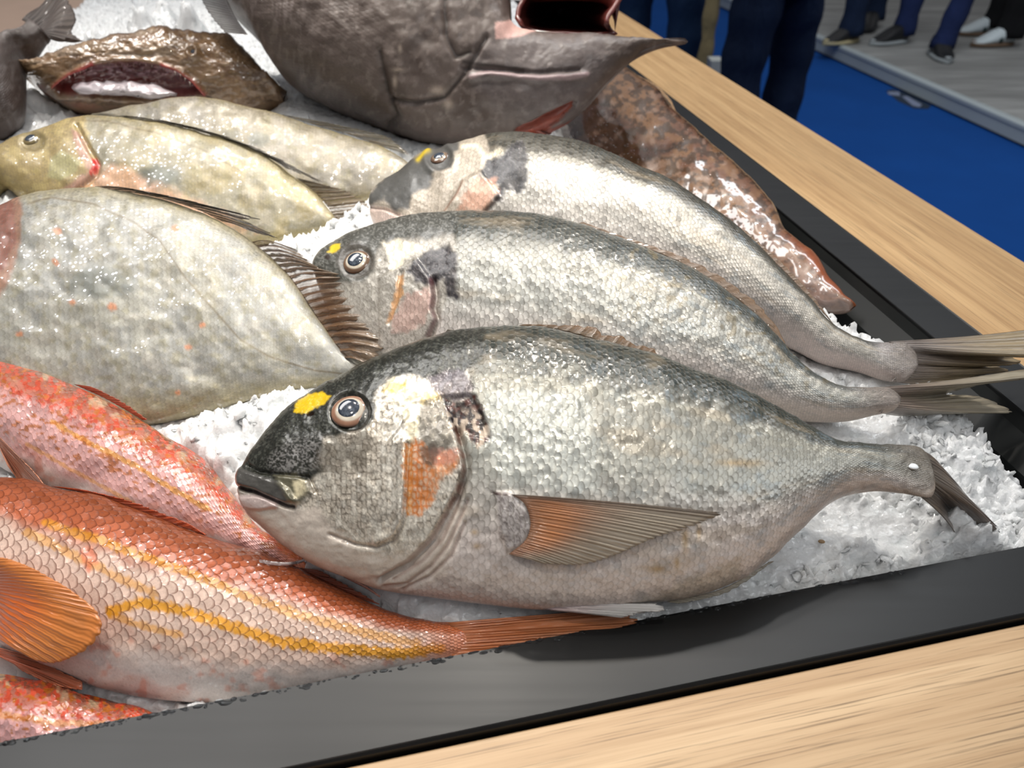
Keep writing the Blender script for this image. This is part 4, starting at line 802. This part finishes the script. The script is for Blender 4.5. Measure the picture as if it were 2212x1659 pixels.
# rim + folded inner lip + basin
def rim_mat():
    n=N('black satin steel');ob=n.obj()
    mp=n.n('ShaderNodeMapping');n.L(ob,mp.inputs[0]);mp.inputs['Rotation'].default_value=(0,0,-AZ);mp.inputs['Scale'].default_value=(3,160,10)
    st=n.noise(mp.outputs[0],1.,4,.6);fg=n.noise(ob,5.,3,.6)
    n.set(col=c4((9,10,11)),rough=n.M('ADD',n.M('MULTIPLY',fg,.14),n.M('MULTIPLY_ADD',st,.10,.28)),metal=.0,spec=.45,nrm=n.bump(st,.15,.0002));return n.m
MR=rim_mat()
def profile(name,pts,mat):
    """sweep (offset,z) profile round the four sides; offset runs from inner opening outward"""
    V=[];Fc=[]
    for o,z in pts:
        of=o*.08 if o<0 else o
        for a,b in ((AI-of,BI+o),(AI-of,LI-o),(FARI+o,LI-o),(FARI+o,BI+o)): V.append(K(a,b,z))
    for i in range(len(pts)-1):
        for k in range(4): Fc.append((i*4+k,i*4+(k+1)%4,(i+1)*4+(k+1)%4,(i+1)*4+k))
    return mesh(name,V,Fc,mat,ctr,smooth=False)
r=profile('tray_rim',[(.0395,RT-.03),(.0395,RT-.0006),(.0385,RT+.0006),(.0375,RT),(.0004,RT),(0,RT-.0006),(0,RT-.004)],MR)
MBs=plain('black wet basin',(7,8,9),.5,coat=.15,spec=.25)
profile('tray_lip',[(0.,RT-.003),(-.004,RT-.010),(-.020,RT-.022),(-.0205,RT-.024)],plain('dark green black lip',(17,20,19),.5,var=.25,sc=30,spec=.3))
bs=profile('tray_basin',[(-.0205,RT-.024),(-.030,RT-.13)],MBs)
V=[K(a,b,RT-.13) for a,b in ((AI+.0024,BI-.03),(AI+.0024,LI+.03),(FARI-.03,LI+.03),(FARI-.03,BI-.03))]
mesh('basin_floor',V,[(0,1,2,3)],MBs,ctr,smooth=False)
# wet beads along the inner edge of the front rim
def blob_cloud(name,items,mat,parent=None,flat=.5,seed=0,origin=None):
    rg=np.random.RandomState(seed);X=[];Fc=[];k=0
    base=[(math.cos(j/8*2*math.pi)*math.cos(e),math.sin(j/8*2*math.pi)*math.cos(e),math.sin(e)) for e in (0,.5,1.0) for j in range(8)]+[(0,0,1)]
    f=[(i*8+j,i*8+(j+1)%8,(i+1)*8+(j+1)%8,(i+1)*8+j) for i in range(2) for j in range(8)]+[(16+j,16+(j+1)%8,24) for j in range(8)]
    for p,r,el in items:
        an=rg.rand()*6.28;s=1+(el-1)*rg.rand()
        for b in base:
            x,y=b[0]*r*s,b[1]*r
            X.append(p+E2*x+E1*y+np.array([0,0,b[2]*r*flat]))
        for q in f: Fc.append(tuple(i+k for i in q))
        k+=len(base)
    return mesh(name,X,Fc,mat,parent,origin=origin)
MWT=N('water');MWT.set(col=(.9,.95,1,1),rough=.02,trans=1.,ior=1.33);MWT=MWT.m
it=[]
for i in range(330):
    b=-.24+.5*RNG.rand()**1.1;it.append((K(AI-.0005-.0022*RNG.rand()**1.5,b,RT),.0003+.0009*RNG.rand()**2,2.4))
wd=blob_cloud('water_beads',it,MWT,ctr,.5,3);wd['kind']='stuff'
# ------------------------------------------------------------------ crushed ice
na,nb=330,170;ga=np.linspace(AI+.002,FARI-.005,na);gb=np.linspace(LI+.006,BI-.008,nb)
low=np.full((na,nb),np.nan);pts=np.concatenate(LOWER);pa=pts@E1;pb=pts@E2
ia=np.round((pa-ga[0])/(ga[1]-ga[0])).astype(int);ib=np.round((pb-gb[0])/(gb[1]-gb[0])).astype(int)
ok=(ia>=0)&(ia<na)&(ib>=0)&(ib<nb);lin=ia[ok]*nb+ib[ok];tmp=np.full(na*nb,9.);np.minimum.at(tmp,lin,pts[ok,2]);tmp=tmp.reshape(na,nb)
low=np.where(tmp<8,tmp,np.nan);cov=~np.isnan(low)
for _ in range(4):   # close pin holes
    p=np.pad(np.where(cov,low,9.),1,constant_values=9.);nm=np.minimum.reduce([p[1:-1,:-2],p[1:-1,2:],p[:-2,1:-1],p[2:,1:-1]])
    cnt=sum(q<8 for q in (p[1:-1,:-2],p[1:-1,2:],p[:-2,1:-1],p[2:,1:-1]));fill=(~cov)&(cnt>=3);low=np.where(fill,nm,low);cov|=fill
er=cov.copy()
for _ in range(2):
    p=np.pad(er,1,constant_values=False);er=er&p[1:-1,:-2]&p[1:-1,2:]&p[:-2,1:-1]&p[2:,1:-1]
A_,B_=np.meshgrid(ga,gb,indexing='ij')
H=np.where(cov,low+.0015,.0);fix=er.copy();cap=np.minimum(.892+.25*(A_-AI),.912+.08*(A_-.2));H=np.where(cov,np.minimum(H,cap),0)
base=.893+.055*ss(.3,1.2,A_)+.02*ss(1.2,1.9,A_)
H=np.where(cov,H,base)
ANC=[(2080,1110,.914),(2120,1160,.908),(2050,1090,.917),(2180,1180,.9),(1900,1230,.893),(2000,1120,.90),(2100,1000,.905),(1850,1150,.905),(1700,1240,.896),(2180,1100,.893),(2040,960,.91),(1950,930,.918),(1830,930,.915),(1780,890,.915),(1800,690,.918),(1850,710,.91),(1770,650,.92),(1650,790,.92),(1800,810,.918),
 (420,930,.91),(500,900,.913),(560,880,.915),(610,860,.92),(480,980,.905),(500,1040,.9),(850,1300,.885),(1000,1310,.886),(20,990,.90),(20,1030,.895),
 (660,530,.94),(740,490,.94),(830,480,.94),(780,450,.94),(20,430,.94),(50,450,.935),(100,260,.945),(80,270,.94),(690,250,.95),(760,265,.95),(800,280,.95),(640,225,.955),
 (300,20,1.02),(200,70,1.0),(130,100,.99),(400,10,1.03),(350,0,1.02),(880,320,.945)]
for u,v,z in ANC:
    p=P(u,v,z);i=int(round((p@E1-ga[0])/(ga[1]-ga[0])));j=int(round((p@E2-gb[0])/(gb[1]-gb[0])))
    if 0<=i<na and 0<=j<nb:
        for di in (-1,0,1):
            for dj in (-1,0,1):
                ii,jj=min(max(i+di,0),na-1),min(max(j+dj,0),nb-1)
                if not cov[ii,jj]: H[ii,jj]=z;fix[ii,jj]=True
fix[0]=True;H[0]=.888
for _ in range(900):
    p=np.pad(H,1,mode='edge');av=(p[1:-1,:-2]+p[1:-1,2:]+p[:-2,1:-1]+p[2:,1:-1])/4
    H=np.where(fix,H,av*.998+base*.002)
p=np.pad(H,1,mode='edge');H=np.where(cov,H,(p[1:-1,:-2]+p[1:-1,2:]+p[:-2,1:-1]+p[2:,1:-1]+4*p[1:-1,1:-1])/8)
def bil(G,a,b):
    x=np.clip((a-ga[0])/(ga[1]-ga[0]),0,na-1.001);y=np.clip((b-gb[0])/(gb[1]-gb[0]),0,nb-1.001);i=x.astype(int);j=y.astype(int);x-=i;y-=j
    return G[i,j]*(1-x)*(1-y)+G[i+1,j]*x*(1-y)+G[i,j+1]*(1-x)*y+G[i+1,j+1]*x*y
NA,NB=760,470
qa=ga[0]+(ga[-1]-ga[0])*np.linspace(0,1,NA)**1.6;qb=np.linspace(gb[0],gb[-1],NB)
QA,QB=np.meshgrid(qa,qb,indexing='ij')
def edge_right(a,b):
    e=.392-.006*ss(.35,.6,a)+.010*(fbm(a*60,b*60,5,3)-.5)+.02*(fbm(a*14,b*3,8,2)-.5)
    e=e-.055*np.exp(-((a-.47)/.055)**2)-.05*ss(.5,.75,a)
    return ss(e+.006,e-.016,b)
def ice_h(a,b,detail=True):
    z=bil(H,a,b);cf=bil(cov.astype(float),a,b)
    if detail:
        k=1-.75*ss(.3,.8,cf)
        z=z+k*((fbm(a*50,b*50,31,3)-.5)*.014+(fbm(a*260,b*260,33,3)-.5)*.0015)
    if detail:
        for s_,am,sd in ((150.,.0042,61),(330.,.0022,67)):
            f1,f2,cv,ox,oy=worley(a*s_+.6*fbm(a*90,b*90,3,2),b*s_*1.25+.6*fbm(a*90,b*90,9,2),sd)
            z=z+k*am*((cv-.5)*1.1+ox*(np.sin(cv*40)*1.1)+oy*(np.cos(cv*71)*1.1))
    r=edge_right(a,b);z=.79+(z-.79)*r
    return np.where(a<ga[0]+.0008,.80,z)
ZZ=ice_h(QA,QB)
X=QA[...,None]*E1+QB[...,None]*E2+ZZ[...,None]*np.array([0,0,1.])
X=X+((fbm(QA*300,QB*300,41,2)-.5)*.004)[...,None]*E1+((fbm(QA*300+50,QB*300,43,2)-.5)*.004)[...,None]*E2
# angular lumps on top wherever the bed is open
rg=np.random.RandomState(5);VV=[X.reshape(-1,3)];FF=[grid_faces(NA,NB)];off=NA*NB
ic=[(0,0,1),(0,0,-1)]+[(math.cos(k*math.pi/2.5)*.894,math.sin(k*math.pi/2.5)*.894,.447) for k in range(5)]+[(math.cos(k*math.pi/2.5+.628)*.894,math.sin(k*math.pi/2.5+.628)*.894,-.447) for k in range(5)]
ic=np.array(ic);tf_=[(0,2+k,2+(k+1)%5,2+(k+1)%5) for k in range(5)]+[(1,7+(k+1)%5,7+k,7+k) for k in range(5)]+[(2+k,7+k,2+(k+1)%5,2+(k+1)%5) for k in range(5)]+[(2+(k+1)%5,7+k,7+(k+1)%5,7+(k+1)%5) for k in range(5)]
tri=[];cand=0;cn=0
def chunk(p,r,fl=1.):
    global off
    R=rg.randn(3,3);q,_=np.linalg.qr(R);s=np.array([1.,.5+.5*rg.rand(),.15+.35*rg.rand()])
    v=(ic*(1+.35*(rg.rand(12,1)-.5))*s)@q*r;v[:,2]*=fl
    VV.append(v+p)
    for f in tf_: tri.append((f[0]+off,f[1]+off,f[2]+off))
    off+=12
while cn<3600 and cand<200000:
    cand+=1
    if rg.rand()<.7: a=AI+.012+(.75)*rg.rand()**1.2;b=gb[0]+(gb[-1]-gb[0])*rg.rand()
    else: a=.9+1.1*rg.rand();b=gb[0]+(gb[-1]-gb[0])*rg.rand()
    a1,b1=np.array([a]),np.array([b])
    if bil(cov.astype(float),a1,b1)[0]>.35: continue
    e=edge_right(a1,b1)[0]
    if e<.85: continue
    z=ice_h(a1,b1)[0];p=K(a,b,z);u,v=proj(p)
    if u<-60 or u>2290 or v<-60 or v>1400: continue
    r=(.0014+.0052*rg.rand()**3);chunk(p+np.array([0,0,-r*.15]),r);cn+=1
print('ice chunks',cn)
def ice_mat():
    n=N('crushed ice');ob=n.obj()
    v=n.vor(ob,520.,'F1');nz=n.noise(ob,260.,4,.6)
    pl=n.n('ShaderNodeSeparateColor');n.L(v.outputs['Color'],pl.inputs[0])
    h=n.M('ADD',n.M('MULTIPLY',v.outputs['Distance'],.7),n.M('MULTIPLY',nz,.8))
    n1=n.bump(h,.5,.0011)
    cl=n.noise(ob,70.,3)
    n.set(col=n.mix(n.ramp(cl,[(.35,(0,0,0)),(.65,(1,1,1))]),(.89,.92,.92,1),(.97,.98,.975,1)),rough=.12,nrm=n1,sss=.8,ssss=.007,sssr=(1.,1.,1.),trans=.16,ior=1.31,coat=.5,coatr=.03)
    return n.m
MI=ice_mat()
Vall=np.vstack(VV);quads=np.vstack(FF)
me=bpy.data.meshes.new('crushed_ice')
nq,nt=len(quads),len(tri);trn=np.array(tri,np.int32).reshape(-1,3);org=K(1.05,0,.77)
me.vertices.add(len(Vall));me.vertices.foreach_set('co',(Vall-org).astype(np.float32).ravel())
me.loops.add(nq*4+nt*3);me.loops.foreach_set('vertex_index',np.r_[quads.astype(np.int32).ravel(),trn.ravel()])
me.polygons.add(nq+nt);me.polygons.foreach_set('loop_start',np.r_[np.arange(0,nq*4,4),nq*4+np.arange(0,nt*3,3)].astype(np.int32))
me.update(calc_edges=True);me.validate();sm=np.zeros(nq+nt,bool);sm[:nq]=True;me.polygons.foreach_set('use_smooth',sm);me.materials.append(MI)
ice=bpy.data.objects.new('crushed_ice',me);COL.objects.link(ice);ice.location=tuple(org)
lab(ice,'white crushed ice heaped in the black tray under all the fish','ice',kind='stuff')
# crumbs and threads lying on top
def crumb(name,f,u,v,r,mat,label,cat):
    p=f.at(u,v)[0] if f else None
    if f is None:
        q=P(u,v,.9)
        for _ in range(6):
            z=ice_h(np.array([q@E1]),np.array([q@E2]))[0];q=P(u,v,float(z)+.001)
        p=q
    rg2=np.random.RandomState(int(u));V=ic*(1+.6*(rg2.rand(12,1)-.5))*np.array([1.3,.9,.5])*r+p+np.array([0,0,r*.3])
    o=mesh(name,V,[t[:3] for t in tf_],mat,None,origin=p);o.modifiers.new('round','SUBSURF').levels=1
    return lab(o,label,cat)
crumb('ice_crumb',fb,1972,1011,.0032,plain('white crumb',(232,236,238),.4),'small white ice crumb on the tail of the nearest bream','ice crumb')
crumb('shell_fragment',None,1775,1172,.002,plain('tan fragment',(150,120,84),.5),'tiny brown fragment on the ice right of the nearest bream','fragment')
def thread(pts3,r,mat,label):
    V=[];n=len(pts3)
    for i,p in enumerate(pts3):
        for k in range(6): V.append(p+r*(1-.6*abs(i/(n-1)-.3))*np.array([math.cos(k*1.047),.3*math.sin(k*1.047),math.sin(k*1.047)]))
    return lab(mesh('fish_membrane_thread',V,grid_faces(n,6,True),mat,None,origin=pts3[0]),label,'thread')
T1=spl([(565,1219),(590,1224),(620,1226),(645,1222),(662,1216)],np.linspace(0,1,20))
thread([m1.at(u,v,.002)[0] for u,v in T1],.0012,plain('white slime thread',(226,214,210),.3,coat=.5),'thin white slime thread lying across the back of the striped mullet')
T2=spl([(742,1262),(770,1276),(795,1290),(818,1306)],np.linspace(0,1,20))
thread([m1.at(u,v,.004)[0] for u,v in T2],.0009,plain('pink slime thread',(206,150,132),.3,coat=.5),'thin pink thread hanging below the chin of the nearest bream')
# ------------------------------------------------------------------ hall floor, deck
def sbox(name,V,f,mat,label=None):
    o=mesh(name,V,f,mat,None,smooth=False);o['kind']='structure';return o
n=N('blue exhibition carpet');ob=n.obj();cz=n.noise(ob,3.,3);cf=n.noise(ob,400.,2)
n.set(col=n.mix(n.M('MULTIPLY_ADD',cf,.5,n.M('MULTIPLY',cz,.4)),c4((12,50,104)),c4((20,74,146))),rough=.95,nrm=n.bump(cf,.5,.002),spec=.1)
fl=sbox('floor',[K(a,b,0) for a,b in ((-3,-6),(-3,6),(12,6),(12,-6))],[(3,2,1,0)],n.m)
n=N('grey deck planks');ob=n.obj();mp=n.n('ShaderNodeMapping');n.L(ob,mp.inputs[0]);mp.inputs['Rotation'].default_value=(0,0,math.radians(28));mp.inputs['Scale'].default_value=(1,7,1)
br=n.n('ShaderNodeTexBrick');n.L(mp.outputs[0],br.inputs[0]);br.inputs['Scale'].default_value=1.;br.inputs['Mortar Size'].default_value=.006
br.inputs['Color1'].default_value=c4((150,150,148));br.inputs['Color2'].default_value=c4((126,126,124));br.inputs['Mortar'].default_value=c4((84,84,82));br.inputs['Brick Width'].default_value=1.4;br.inputs['Row Height'].default_value=.9
mp2=n.n('ShaderNodeMapping');n.L(ob,mp2.inputs[0]);mp2.inputs['Rotation'].default_value=(0,0,math.radians(28));mp2.inputs['Scale'].default_value=(1.5,16,1)
gr=n.noise(mp2.outputs[0],1.5,4)
n.set(col=n.mix(n.ramp(gr,[(.4,(0,0,0)),(.65,(1,1,1))]),br.outputs[0],c4((112,112,110))),rough=.5)
ZP=.09;BE=3.02
V,f=boxv(-1,11,BE+.02,9,0,ZP);deck=sbox('floor_deck',V,f,n.m)
AL=plain('brushed aluminium edge',(158,166,168),.4,metal=.05,var=.1,sc=3)
V=[];pr=[(.02,.012),(.0,.012),(.0,.066),(-.004,.07),(-.004,.086),(.006,.093),(.035,.093),(.035,.089)]
for o_,z in pr:
    for a in (-1.,11.): V.append(K(a,BE+o_,z))
sbox('trim_1',V,[(2*i,2*i+1,2*i+3,2*i+2) for i in range(len(pr)-1)],AL)
WL=plain('pale hall wall',(186,190,194),.8)
V,f=boxv(11.6,11.8,-6,9,0,5);sbox('wall_back',V,f,WL)
V,f=boxv(-3,11.8,8.8,9,0,5);sbox('wall_right',V,f,WL)
# small floor sticker by the deck edge
sx=[P(u,v,.002) for u,v in ((1914,197),(1934,195),(2010,236),(2000,236),(1978,234))]
st=empty('floor_sticker',sx[0],'small dark sticker with pale grey marks on the blue carpet beside the deck edge','sticker')
def flat(name,px,mat,par,z=.002,t=.0015):
    q=[P(u,v,z) for u,v in px];m_=len(q);V=q+[x-np.array([0,0,t]) for x in q]
    return mesh(name,V,[tuple(range(m_))[::-1],tuple(range(m_,2*m_))]+[(i,(i+1)%m_,m_+(i+1)%m_,m_+i) for i in range(m_)],mat,par,smooth=False)
flat('backing',[(1914,196),(1930,192),(1960,202),(2012,228),(2005,235),(1975,234),(1940,218)],plain('dark sticker',(18,34,52),.6),st)
PM=plain('pale sticker print',(112,120,142),.6)
flat('printed_mark',[(1917,198),(1942,198),(1945,207),(1920,204)],PM,st,.003)
flat('printed_mark',[(1948,208),(1960,208),(1992,226),(1986,231),(1972,228)],PM,st,.003)
# ------------------------------------------------------------------ standing visitors
def loft(rings,m=20):
    """rings: (centre, rx, ry, yaw)"""
    V=[]
    for c,rx,ry,yaw in rings:
        for k in range(m):
            w_=k/m*2*math.pi;x=math.cos(w_)*rx;y=math.sin(w_)*ry
            V.append(np.array(c)+np.array([x*math.cos(yaw)-y*math.sin(yaw),x*math.sin(yaw)+y*math.cos(yaw),0]))
    f=[tuple(x) for x in grid_faces(len(rings),m,True)]
    f+= [tuple(range(m))[::-1],tuple(range((len(rings)-1)*m,len(rings)*m))]
    return V,f
def denim(name,c,c2):
    n=N(name);ob=n.obj();mp=n.n('ShaderNodeMapping');n.L(ob,mp.inputs[0]);mp.inputs['Scale'].default_value=(1,1,.35)
    z=n.noise(mp.outputs[0],9.,4,.6,.6);n.set(col=n.mix(z,c4(c),c4(c2)),rough=.9,nrm=n.bump(z,.8,.03),spec=.15);return n.m
def shoe(parent,p,yaw,um,smat,L=.29,stripe=None):
    """p heel centre on the ground, yaw = pointing direction"""
    fx=np.array([math.cos(yaw),math.sin(yaw),0]);fy=np.array([-math.sin(yaw),math.cos(yaw),0]);z=np.array([0,0,1.])
    wd=lambda s:.036+.016*math.sin(min(1,s*1.15)*math.pi*.8)-.018*max(0,s-.85)/.15
    def prof(z0,z1f,nm,mat,g=1.):
        V=[];ns=16;m=12
        for i in range(ns):
            s=i/(ns-1);e=math.sqrt(max(.02,1-abs(2*s-1)**6))
            top=z1f(s);w0=wd(s)*g*e
            for k in range(m):
                w_=k/m*2*math.pi;y=math.copysign(abs(math.cos(w_))**.7,math.cos(w_))*w0*(1-.35*max(0,math.sin(w_)));h=z0+(top-z0)*(.5+.5*math.copysign(abs(math.sin(w_))**.6,math.sin(w_)))
                V.append(p+fx*(s*L-.05)+fy*y+z*h)
        f=[tuple(x) for x in grid_faces(ns,m,True)]+[tuple(range(m)),tuple(range((ns-1)*m,ns*m))]
        return mesh(nm,V,f,mat,parent)
    u=prof(.02,lambda s:.11-.0*s if s<.3 else .11-.075*ss(.3,.95,s)*1.0,'shoe',um)
    so=prof(0.,lambda s:.03+.008*ss(.6,1,s),'sole',smat,1.08);so.parent=u;so.location=(0,0,0)
    if stripe: 
        V=[];
        for i,s in enumerate((.42,.5)):
            for k in range(7):
                w_=math.pi*(-.05+1.1*k/6);V.append(p+fx*(s*L-.05)+fy*math.cos(w_)*(wd(s)+.001)+z*(.032+.06*max(0,math.sin(w_))))
        q=mesh('stripe',V,[(k,k+1,8+k,7+k) for k in range(6)],stripe,u);q.location=(0,0,0);t_=q.modifiers.new('t','SOLIDIFY');t_.thickness=.003;t_.offset=1
    return u
def person(label,legs,tm,top_c,shoes,hip=.92,wth=.082,ankle=.06,group=None,head=True):
    """legs: [(foot xyz, knee xy)], hips above the mean"""
    ft=[np.array(l[0],float) for l in legs];c=sum(ft)/2;hipc=np.array(legs[0][2] if len(legs[0])>2 else c);hipc=np.array([hipc[0],hipc[1],ft[0][2]+hip])
    r=empty('person',[c[0],c[1],ft[0][2]],label,'person',group)
    side=ft[1]-ft[0];side[2]=0;side=side/np.linalg.norm(side);V=[];Fc=[]
    for i,l in enumerate(legs):
        f0=ft[i];kn=np.array([l[1][0],l[1][1],f0[2]+.5]);hp=hipc+side*(.09 if i else -.09);rr=[]
        for s in np.linspace(0,1,26):
            if s<.5: q=s/.5;p=f0*(1-q)+kn*q;p=np.array([p[0],p[1],f0[2]+.05+.45*q])
            else: q=(s-.5)/.5;p=kn*(1-q)+hp*q
            w_=ankle+(wth*.8-ankle)*ss(0,.35,s)+(wth-wth*.8)*ss(.35,1,s)+.004*math.sin(s*37+i)+.006*max(0,1-s*9)
            rr.append((p,w_,w_*.95,i*.4))
        v,f=loft(rr);k=len(V);V+=v;Fc+=[tuple(x+k for x in g) for g in f]
    rr=[(hipc+np.array([0,0,z-.0]),rx,ry,math.atan2(side[1],side[0])) for z,rx,ry in ((-.16,.12,.09),(-.08,.165,.105),(0,.175,.115),(.08,.165,.11),(.14,.16,.105))]
    v,f=loft(rr);k=len(V);V+=v;Fc+=[tuple(x+k for x in g) for g in f]
    mesh('trousers',V,Fc,tm,r)
    yaw=math.atan2(side[1],side[0])
    rr=[(hipc+np.array([0,0,z]),rx,ry,yaw) for z,rx,ry in ((.08,.17,.12),(.2,.165,.115),(.35,.19,.125),(.48,.21,.12),(.55,.17,.10),(.60,.07,.07),(.63,.06,.06))]
    v,f=loft(rr,24);v=list(v);f=list(f);CM=plain('cloth',top_c,.85,var=.15)
    mesh('jacket',v,f,CM,r)
    for s_ in (-1,1):
        sh=hipc+side*s_*.21+np.array([0,0,.49]);el=sh+side*s_*.05+np.array([0,0,-.29]);ha=el+np.array([-side[1],side[0],0])*.22-side*s_*.08+np.array([0,0,.06])
        rr=[]
        for q in np.linspace(0,1,12):
            p=sh*(1-q/.5)+el*q/.5 if q<.5 else el*(1-(q-.5)/.5)+ha*(q-.5)/.5
            rr.append((p,.055-.018*q,.055-.018*q,0))
        mesh('sleeve',*loft(rr,14),CM,r)
        SKN=plain('skin',(196,150,124),.5);V=[];Fc=[]
        v,f=loft([(ha+np.array([0,0,-z]),a,b,yaw) for z,a,b in ((-.01,.026,.026),(.03,.022,.036),(.09,.018,.04),(.10,.012,.036))],12);V+=v;Fc+=f
        fd=np.array([-side[1],side[0],0])
        for k_ in range(5):
            if k_<4: b0=ha+fd*(k_-1.5)*.018+np.array([0,0,-.095]);d_=np.array([0,0,-1.])-side*s_*.15;Ln=(.06,.075,.07,.055)[k_]
            else: b0=ha+fd*.032+np.array([0,0,-.04]);d_=np.array([0,0,-.8])+fd*.6;Ln=.055
            v,f=loft([(b0+d_*Ln*t_,.009*(1-.35*t_),.009*(1-.35*t_),0) for t_ in (0,.35,.7,.95,1.)],8);kk=len(V);V+=v;Fc+=[tuple(x+kk for x in g) for g in f]
        mesh('hand',V,Fc,SKN,r)
    hc=hipc+np.array([0,0,.76])
    fd=np.array([-side[1],side[0],0]);V=[];n1,m_=18,24
    for i in range(n1):
        e=-math.pi/2+math.pi*i/(n1-1)
        for k in range(m_):
            w_=k/m_*2*math.pi;fr=math.cos(w_);x=.075*math.cos(e)*math.sin(w_)*(1-.2*max(0,-math.sin(e)));y=.095*math.cos(e)*fr
            y+=.018*math.exp(-((e+.1)/.2)**2)*math.exp(-(math.sin(w_)/.18)**2)*(fr>0)
            V.append(hc+side*x+fd*y+np.array([0,0,.115*math.sin(e)]))
    mesh('head',V,[tuple(x) for x in grid_faces(n1,m_,True)],SKN,r)
    V=[]
    for i in range(9):
        e=.15+(math.pi/2-.15)*i/8
        for k in range(m_):
            w_=k/m_*2*math.pi;g=1.07 if math.cos(w_)<.4 else 1.05
            V.append(hc+side*.08*g*math.cos(e)*math.sin(w_)+fd*(.1*g*math.cos(e)*math.cos(w_)-.006)+np.array([0,0,.122*math.sin(e)-(.06 if math.cos(w_)<-.1 else 0)*(1-i/8)]))
    mesh('hair',V,[tuple(x) for x in grid_faces(9,m_,True)],plain('dark hair',(40,30,24),.6),r)
    for (p,yw,um,sm,stp) in shoes: shoe(r,np.array(p,float),yw,um,sm,stripe=stp)
    return r
DJ=denim('dark navy denim',(14,22,40),(28,42,66));DJ2=denim('blue denim',(20,38,62),(40,62,92));BK=denim('black trousers',(12,12,14),(26,26,28));KH=denim('khaki trousers',(92,82,58),(128,114,84));NV=denim('navy trousers',(18,26,54),(34,46,84))
BS=plain('black shoe leather',(16,17,20),.45);WS=plain('white sneaker leather',(186,196,200),.5);TS=plain('tan rubber sole',(176,164,128),.6);BR=plain('brown gum sole',(104,84,66),.6);GW=plain('grey white sole',(150,156,158),.6);GN=plain('dark green stripe',(24,52,52),.6)
def G(u,v,z=0.):
    q=P(u,v,z);return np.array([q[0],q[1],z])
def atdist(u,z,t,v=None):
    """ground point under column u at camera depth t"""
    y=(t+SP*(z-CAM[2]))/CP;x=(u-CX)/F*t;return np.array([x,y,0.])
# visitor right beside the counter (two legs filling x 1555-1735)
a=atdist(1602,.4,2.75);b=atdist(1690,.4,2.85)
person('person in dark navy jeans standing close behind the right wood border',[((a[0],a[1],0),(a[0]-.01,a[1]+.03)),((b[0],b[1],0),(b[0]+.02,b[1]+.03))],DJ,(40,44,56),[((a[0],a[1],0),1.9,BS,BS,None),((b[0],b[1],0),1.3,BS,BS,None)],wth=.092,ankle=.082,hip=.9)
a=atdist(1372,.5,3.1);b=atdist(1468,.5,3.0)
person('person in blue jeans partly behind the pointed fish jaw',[((a[0]-.02,a[1],0),(a[0]-.01,a[1]+.02)),((b[0],b[1],0),(b[0]+.02,b[1]+.02))],DJ2,(60,60,66),[((a[0],a[1],0),1.6,BS,BS,None),((b[0],b[1],0),1.4,BS,BS,None)],wth=.080,ankle=.066,hip=.9)
a=atdist(1524,.4,3.9);b=atdist(1476,.4,4.2)
person('person in khaki trousers between the two pairs of jeans',[((a[0],a[1],0),(a[0]+.01,a[1]+.02)),((b[0],b[1],0),(b[0],b[1]+.02))],KH,(70,64,58),[((a[0],a[1],0),1.6,WS,GW,None),((b[0],b[1],0),1.6,WS,GW,None)],wth=.075,ankle=.068,hip=.9)
bx=atdist(1546,.3,3.6);V=[bx+np.array([x,y,z]) for z in (0,.30) for x,y in ((-.03,-.04),(.03,-.04),(.03,.04),(-.03,.04))]
lab(bevel(mesh('floor_post',V,[(3,2,1,0),(4,5,6,7),(0,1,5,4),(1,2,6,5),(2,3,7,6),(3,0,4,7)],plain('pale post',(170,172,168),.6),None,smooth=False,origin=bx),.004),'short pale square post on the carpet beside the khaki trousers','post')
# on the deck
a=G(1832,92,ZP);b=G(1880,58,ZP)
person('person on the deck in dark jeans with pale soled shoes near its edge',[((a[0],a[1],ZP),(a[0]+.02,a[1]+.06)),((b[0],b[1],ZP),(b[0]+.02,b[1]+.05))],DJ,(50,50,54),[((a[0]+.03,a[1]+.02,ZP),3.6,BS,TS,None),((b[0],b[1],ZP),4.2,BS,BS,None)],wth=.08,ankle=.07)
a=G(1945,92,ZP);b=G(2027,122,ZP)
person('person on the deck in navy trousers striding in black and white sneakers',[((a[0],a[1],ZP),(a[0]+.04,a[1]+.08)),((b[0],b[1],ZP),(b[0]+.10,b[1]+.06))],NV,(40,40,44),[((a[0],a[1],ZP),3.5,BS,GW,None),((b[0],b[1]+.06,ZP),4.6,BS,GW,None)],wth=.08,ankle=.062)
a=G(2172,98,ZP);b=G(2140,75,ZP)
person('person on the deck in black trousers and white sneakers with dark stripes',[((a[0],a[1],ZP),(a[0]+.02,a[1]+.04)),((b[0],b[1],ZP),(b[0]+.05,b[1]+.04))],BK,(60,60,60),[((a[0],a[1],ZP),3.3,WS,BR,GN),((b[0],b[1],ZP),3.2,WS,BR,GN)],wth=.085,ankle=.075)
